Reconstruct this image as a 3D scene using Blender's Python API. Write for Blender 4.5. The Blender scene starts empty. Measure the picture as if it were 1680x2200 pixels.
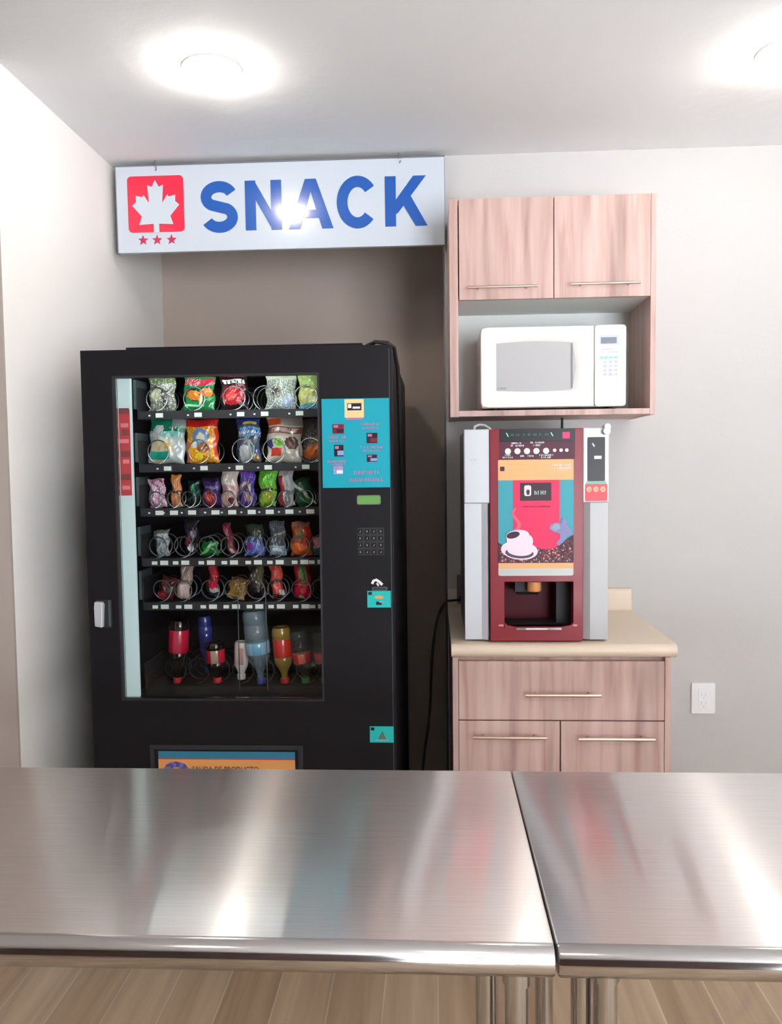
import bpy, bmesh, math, random
from mathutils import Vector, Matrix

# ------------------------------------------------------------------ camera, world, exposure
sc = bpy.context.scene
COL = sc.collection
cam_d = bpy.data.cameras.new('camera'); cam = bpy.data.objects.new('camera', cam_d); COL.objects.link(cam)
cR = Vector((0.99857164, 0.0520566, -0.01203267)); cU = Vector((0.00896942, 0.05868305, 0.99823637)); cF = Vector((-0.05267091, 0.99691846, -0.05813231))
mw = Matrix((cR, cU, -cF)).transposed().to_4x4(); mw.translation = Vector((0, 0, 1.476))
cam.matrix_world = mw
cam_d.sensor_fit = 'VERTICAL'; cam_d.sensor_height = 24.0; cam_d.lens = 24.0 * 1737.7 / 2200.0
cam_d.clip_start = 0.02
sc.camera = cam

w = bpy.data.worlds.new('world'); sc.world = w; w.use_nodes = True
SKY, GROUND_FILL = 5.0, 25.0      # overcast sky, and a much brighter lower half added to light the ceiling
_t = w.node_tree; _g = _t.nodes.new('ShaderNodeTexCoord'); _s = _t.nodes.new('ShaderNodeSeparateXYZ'); _m = _t.nodes.new('ShaderNodeMapRange')
_t.links.new(_g.outputs['Generated'], _s.inputs[0]); _t.links.new(_s.outputs['Z'], _m.inputs['Value'])
_m.inputs['From Min'].default_value = -0.05; _m.inputs['From Max'].default_value = 0.05; _m.inputs['To Min'].default_value = GROUND_FILL; _m.inputs['To Max'].default_value = SKY
_t.links.new(_m.outputs[0], _t.nodes['Background'].inputs[1]); _t.nodes['Background'].inputs[0].default_value = (0.88, 0.94, 1.0, 1)
sc.view_settings.view_transform = 'Standard'; sc.view_settings.look = 'None'
sc.view_settings.gamma = 1.0; sc.view_settings.use_curve_mapping = False
sc.view_settings.exposure = 0.07
LAMP = 44.0          # emission of each ceiling bulb

# ------------------------------------------------------------------ helpers
def lin(c):
    c = c / 255.0
    return c / 12.92 if c <= 0.04045 else ((c + 0.055) / 1.055) ** 2.4
def rgb(r, g, b): return (lin(r), lin(g), lin(b), 1.0)

def mat(name, col, rough=0.5, metal=0.0, spec=0.5, emit=0.0, bump=0.0, bscale=60.0, var=0.0, vscale=5.0, coat=0.0, alpha=1.0, ecol=None, aniso=0.0):
    m = bpy.data.materials.new(name); m.use_nodes = True
    nt = m.node_tree; b = nt.nodes['Principled BSDF']
    b.inputs['Base Color'].default_value = col
    b.inputs['Roughness'].default_value = rough; b.inputs['Metallic'].default_value = metal
    b.inputs['Specular IOR Level'].default_value = spec
    b.inputs['Coat Weight'].default_value = coat; b.inputs['Coat Roughness'].default_value = 0.08
    b.inputs['Alpha'].default_value = alpha
    b.inputs['Anisotropic'].default_value = aniso
    if emit:
        b.inputs['Emission Color'].default_value = ecol or col; b.inputs['Emission Strength'].default_value = emit
    tc = nt.nodes.new('ShaderNodeTexCoord')
    if var:
        n = nt.nodes.new('ShaderNodeTexNoise'); n.inputs['Scale'].default_value = vscale; n.inputs['Detail'].default_value = 4
        nt.links.new(tc.outputs['Object'], n.inputs['Vector'])
        mx = nt.nodes.new('ShaderNodeMix'); mx.data_type = 'RGBA'
        mx.inputs['A'].default_value = tuple(max(0, c * (1 - var)) for c in col[:3]) + (1,)
        mx.inputs['B'].default_value = tuple(min(1, c * (1 + var)) for c in col[:3]) + (1,)
        nt.links.new(n.outputs['Fac'], mx.inputs['Factor']); nt.links.new(mx.outputs['Result'], b.inputs['Base Color'])
    if bump:
        n = nt.nodes.new('ShaderNodeTexNoise'); n.inputs['Scale'].default_value = bscale; n.inputs['Detail'].default_value = 5
        nt.links.new(tc.outputs['Object'], n.inputs['Vector'])
        bp = nt.nodes.new('ShaderNodeBump'); bp.inputs['Strength'].default_value = bump; bp.inputs['Distance'].default_value = 0.01
        nt.links.new(n.outputs['Fac'], bp.inputs['Height']); nt.links.new(bp.outputs['Normal'], b.inputs['Normal'])
    return m

def vcol_mat(name, rough=0.3, coat=0.2, spec=0.5, metal=0.0):
    m = mat(name, (1, 1, 1, 1), rough=rough, coat=coat, spec=spec, metal=metal)
    nt = m.node_tree; a = nt.nodes.new('ShaderNodeVertexColor'); a.layer_name = 'print'
    nt.links.new(a.outputs['Color'], nt.nodes['Principled BSDF'].inputs['Base Color'])
    return m

def glass_mat(name, tint=(1, 1, 1, 1), refl=0.06, rough=0.02):
    m = bpy.data.materials.new(name); m.use_nodes = True; nt = m.node_tree
    nt.nodes.clear()
    o = nt.nodes.new('ShaderNodeOutputMaterial'); t = nt.nodes.new('ShaderNodeBsdfTransparent'); g = nt.nodes.new('ShaderNodeBsdfGlossy')
    mx = nt.nodes.new('ShaderNodeMixShader'); fr = nt.nodes.new('ShaderNodeFresnel'); fr.inputs['IOR'].default_value = 1.45
    fr.inputs['IOR'].default_value = 1.3; t.inputs['Color'].default_value = tint; g.inputs['Roughness'].default_value = rough
    nt.links.new(fr.outputs[0], mx.inputs[0]); nt.links.new(t.outputs[0], mx.inputs[1]); nt.links.new(g.outputs[0], mx.inputs[2])
    nt.links.new(mx.outputs[0], o.inputs[0])
    return m

def wood_mat(name, base, dark, light, scale=(34, 34, 2.2)):
    m = mat(name, base, rough=0.42, spec=0.35); nt = m.node_tree; b = nt.nodes['Principled BSDF']
    tc = nt.nodes.new('ShaderNodeTexCoord'); mp = nt.nodes.new('ShaderNodeMapping'); mp.inputs['Scale'].default_value = scale
    nt.links.new(tc.outputs['Object'], mp.inputs['Vector'])
    n1 = nt.nodes.new('ShaderNodeTexNoise'); n1.inputs['Scale'].default_value = 1.0; n1.inputs['Detail'].default_value = 5; n1.inputs['Distortion'].default_value = 0.4
    nt.links.new(mp.outputs[0], n1.inputs['Vector'])
    r = nt.nodes.new('ShaderNodeValToRGB'); r.color_ramp.elements[0].position = 0.28; r.color_ramp.elements[0].color = dark
    r.color_ramp.elements[1].position = 0.72; r.color_ramp.elements[1].color = light
    e = r.color_ramp.elements.new(0.5); e.color = base
    nt.links.new(n1.outputs['Fac'], r.inputs[0])
    mp2 = nt.nodes.new('ShaderNodeMapping'); mp2.inputs['Scale'].default_value = (11, 11, 1.1); mp2.inputs['Location'].default_value = (3.1, 0, 1.7)
    nt.links.new(tc.outputs['Object'], mp2.inputs['Vector'])
    n2 = nt.nodes.new('ShaderNodeTexNoise'); n2.inputs['Scale'].default_value = 1.0; n2.inputs['Detail'].default_value = 3
    nt.links.new(mp2.outputs[0], n2.inputs['Vector'])
    r2 = nt.nodes.new('ShaderNodeValToRGB'); r2.color_ramp.elements[0].position = 0.30; r2.color_ramp.elements[0].color = (0.62, 0.60, 0.60, 1)
    r2.color_ramp.elements[1].position = 0.52; r2.color_ramp.elements[1].color = (1, 1, 1, 1)
    nt.links.new(n2.outputs['Fac'], r2.inputs[0])
    mx = nt.nodes.new('ShaderNodeMix'); mx.data_type = 'RGBA'; mx.blend_type = 'MULTIPLY'; mx.inputs['Factor'].default_value = 0.8
    nt.links.new(r.outputs[0], mx.inputs['A']); nt.links.new(r2.outputs[0], mx.inputs['B']); nt.links.new(mx.outputs['Result'], b.inputs['Base Color'])
    return m

class MB:
    """collects geometry, then links it as ONE mesh object"""
    def __init__(s): s.v = []; s.f = []; s.m = []
    def add(s, vs, fs, mi=0):
        o = len(s.v); s.v += [tuple(p) for p in vs]; s.f += [tuple(i + o for i in f) for f in fs]; s.m += [mi] * len(fs); return s
    def box(s, x0, x1, y0, y1, z0, z1, mi=0):
        vs = [(x0, y0, z0), (x1, y0, z0), (x1, y1, z0), (x0, y1, z0), (x0, y0, z1), (x1, y0, z1), (x1, y1, z1), (x0, y1, z1)]
        return s.add(vs, [(0, 3, 2, 1), (4, 5, 6, 7), (0, 1, 5, 4), (1, 2, 6, 5), (2, 3, 7, 6), (3, 0, 4, 7)], mi)
    def prism(s, pts, y0, y1, mi=0):
        """pts (x,z) counter-clockwise seen from -Y; y0 is the front"""
        n = len(pts); vs = [(x, y0, z) for x, z in pts] + [(x, y1, z) for x, z in pts]
        fs = [tuple(range(n)), tuple(range(2 * n - 1, n - 1, -1))] + [((i + 1) % n, i, n + i, n + (i + 1) % n) for i in range(n)]
        return s.add(vs, fs, mi)
    def prism_x(s, pts, x0, x1, mi=0):
        """pts (y,z) clockwise seen from +X side"""
        n = len(pts); vs = [(x0, y, z) for y, z in pts] + [(x1, y, z) for y, z in pts]
        fs = [tuple(range(n)), tuple(range(2 * n - 1, n - 1, -1))] + [((i + 1) % n, i, n + i, n + (i + 1) % n) for i in range(n)]
        return s.add(vs, fs, mi)
    def frame(s, o, h, y0, y1, mi=0):
        """rectangular plate o=(x0,x1,z0,z1) with a hole h"""
        a = [(o[0], o[2]), (o[1], o[2]), (o[1], o[3]), (o[0], o[3])]; b = [(h[0], h[2]), (h[1], h[2]), (h[1], h[3]), (h[0], h[3])]
        vs = [(x, y0, z) for x, z in a] + [(x, y0, z) for x, z in b] + [(x, y1, z) for x, z in a] + [(x, y1, z) for x, z in b]
        fs = []
        for i in range(4):
            j = (i + 1) % 4
            fs += [(i, j, 4 + j, 4 + i), (8 + j, 8 + i, 12 + i, 12 + j), (j, i, 8 + i, 8 + j), (4 + i, 4 + j, 12 + j, 12 + i)]
        return s.add(vs, fs, mi)
    def tube(s, path, r, n=10, mi=0, caps=True):
        P = [Vector(p) for p in path]; rings = []; o = len(s.v); up = None
        for i, p in enumerate(P):
            t = (P[min(i + 1, len(P) - 1)] - P[max(i - 1, 0)]).normalized()
            if up is None: up = t.orthogonal().normalized()
            up = (up - t * up.dot(t)); up = up.normalized() if up.length > 1e-6 else t.orthogonal().normalized()
            b = t.cross(up); rr = r[i] if isinstance(r, (list, tuple)) else r
            s.v += [tuple(p + (up * math.cos(2 * math.pi * k / n) + b * math.sin(2 * math.pi * k / n)) * rr) for k in range(n)]
        for i in range(len(P) - 1):
            for k in range(n):
                a = o + i * n + k; c = o + i * n + (k + 1) % n
                s.f.append((a, c, c + n, a + n)); s.m.append(mi)
        if caps:
            s.f.append(tuple(o + k for k in range(n - 1, -1, -1))); s.m.append(mi)
            e = o + (len(P) - 1) * n; s.f.append(tuple(e + k for k in range(n))); s.m.append(mi)
        return s
    def disc(s, x, z, y0, y1, rx, rz=None, n=24, mi=0):
        rz = rz or rx
        return s.prism([(x + rx * math.cos(2 * math.pi * k / n), z + rz * math.sin(2 * math.pi * k / n)) for k in range(n)], y0, y1, mi)
    def lathe(s, prof, n=24, M=None, mi=0):
        """prof (r,z) going up; M optional matrix"""
        o = len(s.v)
        for r, z in prof:
            for k in range(n):
                p = Vector((r * math.cos(2 * math.pi * k / n), r * math.sin(2 * math.pi * k / n), z))
                s.v.append(tuple(M @ p if M else p))
        for i in range(len(prof) - 1):
            for k in range(n):
                a = o + i * n + k; c = o + i * n + (k + 1) % n
                s.f.append((a, c, c + n, a + n)); s.m.append(mi)
        s.f.append(tuple(o + k for k in range(n - 1, -1, -1))); s.m.append(mi)
        e = o + (len(prof) - 1) * n; s.f.append(tuple(e + k for k in range(n))); s.m.append(mi)
        return s
    def sphere(s, c, r, n=24, mi=0, sz=1.0):
        prof = [(max(1e-4, r * math.sin(math.pi * i / n)), -r * sz * math.cos(math.pi * i / n)) for i in range(n + 1)]
        return s.lathe(prof, n, Matrix.Translation(c), mi)
    def build(s, name, mats, parent=None, smooth=False, bevel=0.0, seg=2, label=None):
        me = bpy.data.meshes.new(name)
        org = parent_origin(parent)
        me.from_pydata([(x - org[0], y - org[1], z - org[2]) for x, y, z in s.v], [], s.f)
        if not isinstance(mats, (list, tuple)): mats = [mats]
        for m in mats: me.materials.append(m)
        me.polygons.foreach_set('material_index', s.m); me.update()
        o = bpy.data.objects.new(name, me); COL.objects.link(o)
        if parent is not None: o.parent = parent
        if smooth:
            me.polygons.foreach_set('use_smooth', [True] * len(me.polygons)); me.set_sharp_from_angle(angle=math.radians(38))
        if bevel:
            b = o.modifiers.new('bevel', 'BEVEL'); b.width = bevel; b.segments = seg; b.limit_method = 'ANGLE'; b.angle_limit = math.radians(40)
            b.harden_normals = False
        if label: o['label'] = label
        return o

def parent_origin(p):
    t = Vector((0, 0, 0))
    while p is not None:
        t += Vector(p.location); p = p.parent
    return t

def thing(name, loc, label, cat, group=None):
    o = bpy.data.objects.new(name, None); COL.objects.link(o); o.location = loc; o.empty_display_size = 0.05
    o['label'] = label; o['category'] = cat
    if group: o['group'] = group
    return o
def tag(o, label, cat, group=None):
    o['label'] = label; o['category'] = cat
    if group: o['group'] = group
    return o
def struct(o): o['kind'] = 'structure'; return o

def rrect(x0, x1, z0, z1, r, n=5):
    pts = []
    for cx, cz, a0 in ((x1 - r, z0 + r, -90), (x1 - r, z1 - r, 0), (x0 + r, z1 - r, 90), (x0 + r, z0 + r, 180)):
        for k in range(n + 1):
            a = math.radians(a0 + 90 * k / n); pts.append((cx + r * math.cos(a), cz + r * math.sin(a)))
    return pts
def ribbon(mb, path, wd, y0, y1, mi=0):
    """thick stroke along a polyline in the xz plane, as one outline"""
    L = []; R = []; n = len(path)
    for i, (x, z) in enumerate(path):
        a = path[max(i - 1, 0)]; b = path[min(i + 1, n - 1)]
        dx, dz = b[0] - a[0], b[1] - a[1]; l = math.hypot(dx, dz) or 1
        ww = (wd[i] if isinstance(wd, (list, tuple)) else wd) / 2
        L.append((x - dz / l * ww, z + dx / l * ww)); R.append((x + dz / l * ww, z - dx / l * ww))
    for i in range(n - 1):      # quads, so concave outlines stay clean
        mb.prism([R[i], R[i + 1], L[i + 1], L[i]], y0, y1, mi)
def text_into(mb, body, x, z, h, y0, y1, mi=0, width=None, bold=0.0):
    cu = bpy.data.curves.new('tmp', 'FONT'); cu.body = body; cu.size = 1.0; cu.offset = bold; cu.resolution_u = 3
    ob = bpy.data.objects.new('tmp', cu); COL.objects.link(ob)
    dg = bpy.context.evaluated_depsgraph_get(); me = bpy.data.meshes.new_from_object(ob.evaluated_get(dg))
    xs = [v.co.x for v in me.vertices]; ys = [v.co.y for v in me.vertices]
    sx = (width / (max(xs) - min(xs))) if width else h / (max(ys) - min(ys)); sz = h / (max(ys) - min(ys))
    vs = [(x + (v.co.x - min(xs)) * sx, y0, z + (v.co.y - min(ys)) * sz) for v in me.vertices]
    mb.add(vs, [tuple(p.vertices) for p in me.polygons], mi)
    bpy.data.objects.remove(ob); bpy.data.curves.remove(cu); bpy.data.meshes.remove(me)
def scribble(mb, x0, x1, z, h, y0, y1, mi, rnd):
    """a line of tiny letter-like marks, too small in the photo to be read"""
    x = x0
    while x < x1 - h * 0.4:
        wd = h * rnd.uniform(0.35, 0.75)
        if rnd.random() < 0.14: x += h * 0.5; continue
        t = h * 0.22
        mb.box(x, x + t, y0, y1, z, z + h, mi)
        if rnd.random() < .7: mb.box(x + wd - t, x + wd, y0, y1, z, z + h * rnd.uniform(.5, 1), mi)
        mb.box(x + t, x + wd - t, y0, y1, z + h * rnd.choice((0, .4, .78)), z + h * rnd.choice((.22, .62, 1)) if 0 else z + h * .62, mi) if rnd.random() < .5 else mb.box(x + t, x + wd - t, y0, y1, z + h * .78, z + h, mi)
        x += wd + h * 0.25

# ------------------------------------------------------------------ materials
WALL = mat('wall_paint', rgb(194, 191, 189), rough=0.75, bump=0.06, bscale=90, var=0.02, vscale=3)
LWALL = mat('lightened_wall_paint', rgb(246, 242, 238), rough=0.75, bump=0.06, bscale=90, var=0.015, vscale=3)  # lifted towards white to make up for light missing beside the machine
AWALL = mat('alcove_wall_shaded', rgb(184, 168, 157), rough=0.75, bump=0.06, bscale=90)  # darker brown tone stands in for the shade in the alcove
RWALL = mat('rear_wall_paint', rgb(92, 74, 72), rough=0.7, bump=0.05, bscale=90)
TAUPE = mat('taupe_wall_paint', rgb(172, 160, 152), rough=0.75, bump=0.05, bscale=90)
CEIL = mat('ceiling_paint', rgb(243, 245, 248), rough=0.85, bump=0.25, bscale=14, var=0.015, vscale=2)
BLACK = mat('black_powder_coat', rgb(27, 25, 29), rough=0.45, spec=0.18, bump=0.03, bscale=400)
BLACKIN = mat('dark_interior', rgb(34, 34, 38), rough=0.6)
GREYIN = mat('grey_rack_steel', rgb(88, 98, 100), rough=0.4, metal=0.3)
TEAL = mat('teal_print', rgb(30, 160, 178), rough=0.4, spec=0.25)
TEAL2 = mat('turquoise_print', rgb(40, 186, 180), rough=0.4, spec=0.25)
CREAM = mat('cream_print', rgb(235, 205, 150), rough=0.5, spec=0.25)
PINK = mat('pink_print', rgb(186, 120, 160), rough=0.5, spec=0.25)
RED = mat('red_print', rgb(214, 32, 62), rough=0.4, spec=0.25)
DRED = mat('dark_red_print', rgb(128, 36, 52), rough=0.4, spec=0.25)
DARK = mat('dark_print', rgb(44, 32, 44), rough=0.5, spec=0.25)
WHITE = mat('white_print', rgb(232, 230, 232), rough=0.5, spec=0.25)
LILAC = mat('lilac_print', rgb(150, 155, 205), rough=0.5, spec=0.25)
ORANGE = mat('orange_print', rgb(226, 160, 96), rough=0.5, spec=0.25)
LCD = mat('green_lcd', rgb(104, 160, 84), rough=0.3, emit=0.03)
CHROME = mat('chrome', rgb(190, 188, 188), rough=0.08, metal=1.0)
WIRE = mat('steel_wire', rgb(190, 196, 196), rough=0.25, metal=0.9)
WIRE2 = mat('shaded_steel_wire', rgb(120, 124, 126), rough=0.35, metal=0.7)  # wire colour darkened to stand in for the dimmer lower rows
TAGM = mat('price_tag_white', rgb(225, 232, 222), rough=0.5)
GLASS = glass_mat('window_glass')
STRIP = mat('light_diffuser', rgb(150, 168, 168), rough=0.5, spec=0.2, emit=0.45, ecol=rgb(196, 220, 220))
TUBE = mat('fill_tube', rgb(230, 240, 240), emit=24.0, ecol=rgb(225, 240, 240))
WOODU = wood_mat('pale_wood_laminate', rgb(200, 168, 159), rgb(180, 144, 134), rgb(212, 182, 173))
HANDLE = mat('satin_steel_handle', rgb(205, 180, 165), rough=0.28, metal=0.9)
MEL = mat('white_melamine', rgb(226, 228, 226), rough=0.5)
TOPM = mat('cream_laminate', rgb(222, 202, 180), rough=0.38, var=0.03, vscale=30)
MWH = mat('microwave_white', rgb(234, 232, 226), rough=0.35, coat=0.2)
MWIN = mat('microwave_window', rgb(178, 176, 176), rough=0.35, spec=0.3)
MWD = mat('microwave_window_edge', rgb(120, 120, 122), rough=0.5)
SILVER = mat('silver_plastic', rgb(196, 197, 202), rough=0.35, metal=0.15)
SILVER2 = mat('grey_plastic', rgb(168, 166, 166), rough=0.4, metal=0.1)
REDP = mat('deep_red_plastic', rgb(132, 20, 38), rough=0.35, spec=0.3, coat=0.08)
REDIN = mat('dark_red_plastic', rgb(84, 14, 28), rough=0.5, spec=0.2)
GLOSSBLK = mat('gloss_black', rgb(28, 28, 34), rough=0.3, spec=0.25)
MAUVE = mat('mauve_panel', rgb(82, 34, 52), rough=0.4, spec=0.25)
GLED = mat('green_led', rgb(120, 230, 150), emit=1.2)
RLED = mat('red_led', rgb(235, 30, 90), emit=0.7)
SIGNW = mat('sign_white', rgb(196, 204, 214), rough=0.2, spec=0.5, coat=0.3)
SIGNE = mat('sign_edge', rgb(110, 112, 120), rough=0.4)
BLUE = mat('sign_blue', rgb(20, 84, 170), rough=0.2, coat=0.3)
SRED = mat('sign_red', rgb(226, 30, 66), rough=0.2, coat=0.3)
BULB = mat('lit_bulb', (1, 0.97, 0.92, 1), emit=LAMP, ecol=(1.0, 0.93, 0.84, 1))
CERAM = mat('white_lampholder', rgb(225, 215, 212), rough=0.5)
CORD = mat('black_rubber', rgb(20, 18, 18), rough=0.5)
WCORD = mat('white_cable', rgb(215, 222, 222), rough=0.5)
PLATE = mat('outlet_white', rgb(236, 236, 238), rough=0.35)
CAPR = mat('red_cap', rgb(214, 40, 44), rough=0.4)
CAPG = mat('green_cap', rgb(50, 130, 70), rough=0.4)
CAPB = mat('blue_cap', rgb(60, 80, 170), rough=0.4)
CAPW = mat('white_cap', rgb(220, 220, 220), rough=0.4)
FILM = vcol_mat('printed_film', rough=0.24, coat=0.35)
BTL = vcol_mat('printed_bottle', rough=0.2, coat=0.4)

def steel_mat():
    m = mat('brushed_stainless', rgb(232, 226, 223), rough=0.15, metal=1.0); nt = m.node_tree; b = nt.nodes['Principled BSDF']
    b2 = nt.nodes.new('ShaderNodeBsdfPrincipled'); b2.inputs['Base Color'].default_value = rgb(232, 226, 223); b2.inputs['Metallic'].default_value = 1.0
    b2.inputs['Roughness'].default_value = 0.33; b2.inputs['Anisotropic'].default_value = 1.0; b.inputs['Anisotropic'].default_value = 1.0
    tg = nt.nodes.new('ShaderNodeCombineXYZ'); tg.inputs[1].default_value = 1.0
    tc = nt.nodes.new('ShaderNodeTexCoord')
    n3 = nt.nodes.new('ShaderNodeTexNoise'); n3.inputs['Scale'].default_value = 6; n3.inputs['Detail'].default_value = 3
    nt.links.new(tc.outputs['Object'], n3.inputs['Vector'])
    bp = nt.nodes.new('ShaderNodeBump'); bp.inputs['Strength'].default_value = 0.04; bp.inputs['Distance'].default_value = 0.004
    nt.links.new(n3.outputs['Fac'], bp.inputs['Height'])
    for q in (b, b2):
        nt.links.new(tg.outputs[0], q.inputs['Tangent']); nt.links.new(bp.outputs['Normal'], q.inputs['Normal'])
    mp = nt.nodes.new('ShaderNodeMapping'); mp.inputs['Scale'].default_value = (6, 300, 300)
    n = nt.nodes.new('ShaderNodeTexNoise'); n.inputs['Scale'].default_value = 1.0; n.inputs['Detail'].default_value = 6
    nt.links.new(tc.outputs['Object'], mp.inputs['Vector']); nt.links.new(mp.outputs[0], n.inputs['Vector'])
    r = nt.nodes.new('ShaderNodeMapRange'); r.inputs['To Min'].default_value = 0.46; r.inputs['To Max'].default_value = 0.60
    nt.links.new(n.outputs['Fac'], r.inputs['Value'])
    mx = nt.nodes.new('ShaderNodeMixShader'); nt.links.new(r.outputs[0], mx.inputs[0]); nt.links.new(b.outputs[0], mx.inputs[1]); nt.links.new(b2.outputs[0], mx.inputs[2])
    nt.links.new(mx.outputs[0], nt.nodes['Material Output'].inputs[0])
    return m
STEEL = steel_mat()
STEELE = mat('polished_steel_edge', rgb(190, 186, 184), rough=0.12, metal=1.0)

def floor_mat():
    m = mat('wood_look_tile', (0.3, 0.2, 0.15, 1), rough=0.45, spec=0.4); nt = m.node_tree; b = nt.nodes['Principled BSDF']
    tc = nt.nodes.new('ShaderNodeTexCoord'); mp = nt.nodes.new('ShaderNodeMapping'); mp.inputs['Rotation'].default_value = (0, 0, math.radians(90))
    nt.links.new(tc.outputs['Object'], mp.inputs['Vector'])
    br = nt.nodes.new('ShaderNodeTexBrick'); br.inputs['Scale'].default_value = 1.0; br.inputs['Brick Width'].default_value = 1.8; br.inputs['Row Height'].default_value = 0.15
    br.inputs['Mortar Size'].default_value = 0.0022; br.inputs['Color1'].default_value = rgb(220, 196, 168); br.inputs['Color2'].default_value = rgb(192, 166, 138)
    br.inputs['Mortar'].default_value = rgb(228, 210, 186); br.offset = 0.37; br.inputs['Bias'].default_value = 0.0
    nt.links.new(mp.outputs[0], br.inputs['Vector'])
    mp2 = nt.nodes.new('ShaderNodeMapping'); mp2.inputs['Scale'].default_value = (26, 1.6, 1)
    nt.links.new(tc.outputs['Object'], mp2.inputs['Vector'])
    n = nt.nodes.new('ShaderNodeTexNoise'); n.inputs['Scale'].default_value = 1; n.inputs['Detail'].default_value = 6; n.inputs['Distortion'].default_value = 0.5
    nt.links.new(mp2.outputs[0], n.inputs['Vector'])
    r = nt.nodes.new('ShaderNodeValToRGB'); r.color_ramp.elements[0].position = 0.3; r.color_ramp.elements[0].color = (0.66, 0.64, 0.62, 1)
    r.color_ramp.elements[1].position = 0.7; r.color_ramp.elements[1].color = (1.0, 1.0, 1.0, 1)
    nt.links.new(n.outputs['Fac'], r.inputs[0])
    mx = nt.nodes.new('ShaderNodeMix'); mx.data_type = 'RGBA'; mx.blend_type = 'MULTIPLY'; mx.inputs['Factor'].default_value = 0.9
    nt.links.new(br.outputs['Color'], mx.inputs['A']); nt.links.new(r.outputs[0], mx.inputs['B']); nt.links.new(mx.outputs['Result'], b.inputs['Base Color'])
    return m
FLOOR = floor_mat()

# ------------------------------------------------------------------ room
XL, DM, DA, ZC, YE, XA = -1.2465, 3.179, 3.742, 2.655, 2.325, 0.052
RX, LX, RY = 3.4, -3.2, -2.2        # right wall, far left wall, rear wall with the windows
struct(MB().box(LX, RX, RY, 3.95, -0.10, 0.0).build('floor', FLOOR))
struct(MB().box(LX, RX, RY, 3.95, ZC, ZC + 0.10).build('ceiling', CEIL))
struct(MB().box(XA, RX, DM, 3.95, 0, ZC).build('wall_back', WALL))
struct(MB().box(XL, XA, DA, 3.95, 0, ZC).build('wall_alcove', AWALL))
struct(MB().box(XL - .12, XL, YE, 3.95, 0, ZC).build('wall_left', LWALL))
struct(MB().box(LX, XL - .0005, YE - .012, YE, 0, ZC).build('wall_left_front', TAUPE))
struct(MB().box(LX - .1, LX, RY, 3.95, 0, ZC).build('wall_far_left', LWALL))
rear = MB(); a0, a1, a2, a3 = 0.95, 1.95, 2.05, 3.05
rear.box(LX, a0, RY - .1, RY, 0, ZC); rear.box(a3, RX, RY - .1, RY, 0, ZC); rear.box(a1, a2, RY - .1, RY, 0, ZC)
rear.box(a0, a3, RY - .1, RY, 0, 0.10); rear.box(a0, a3, RY - .1, RY, 2.55, ZC)
struct(rear.build('wall_rear', RWALL))
struct(MB().box(RX, RX + .1, RY, 3.95, 0, ZC).build('wall_right', LWALL))
for i_, (a_, b_) in enumerate(((a0, a1), (a2, a3))):
    fm = MB(); y0_, y1_ = RY - .07, RY - .03; fm.box(a_, a_ + .05, y0_, y1_, .10, 2.55); fm.box(b_ - .05, b_, y0_, y1_, .10, 2.55); fm.box(a_, b_, y0_, y1_, .10, .15); fm.box(a_, b_, y0_, y1_, 2.50, 2.55)
    struct(fm.build('window_%d' % (i_ + 1), GREYIN))
BASEB = mat('skirting_tile', rgb(120, 88, 74), rough=.4)
struct(MB().box(LX, XL + .010, YE - .022, YE - .012, 0, .085).build('baseboard_left', BASEB))
struct(MB().box(-4.3, -4.2, -4.2, 3.95, 0, ZC).build('wall_far_left', WALL))
rear = MB()
rear.box(-4.2, -0.3, -4.3, -4.2, 0, ZC); rear.box(3.9, 4.2, -4.3, -4.2, 0, ZC); rear.box(1.75, 1.85, -4.3, -4.2, 0, ZC)
rear.box(-0.3, 3.9, -4.3, -4.2, 0, 0.15); rear.box(-0.3, 3.9, -4.3, -4.2, 2.50, ZC)
struct(rear.build('wall_rear', WALL))

# ------------------------------------------------------------------ ceiling lamps
def ceiling_lamp(x, y, label):
    t = thing('ceiling_lamp', (x, y, ZC), label, 'ceiling lamp')
    b = MB(); b.lathe([(0.084, ZC - 0.0055), (0.088, ZC - 0.004), (0.088, ZC)], 32, Matrix.Translation((x, y, 0)))
    b.build('lamp_holder', CERAM, t, smooth=True)
    lo = MB(); lo.lathe([(max(1e-4, 0.080 * math.sin(math.radians(a))), ZC - 0.006 - 0.068 * math.cos(math.radians(a))) for a in range(0, 91, 6)], 40, Matrix.Translation((x, y, 0)))
    lo.build('bulb', BULB, t, smooth=True)
ceiling_lamp(-0.645, 2.44, 'round lit bulb on the ceiling above the vending machine')
ceiling_lamp(1.035, 2.47, 'lit bulb at the right edge of the ceiling')
ceiling_lamp(-0.62, 0.2, 'lit ceiling bulb behind the viewer, left of the room centre')
ceiling_lamp(1.00, 0.2, 'lit ceiling bulb behind the viewer, right of the room centre')

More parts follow.
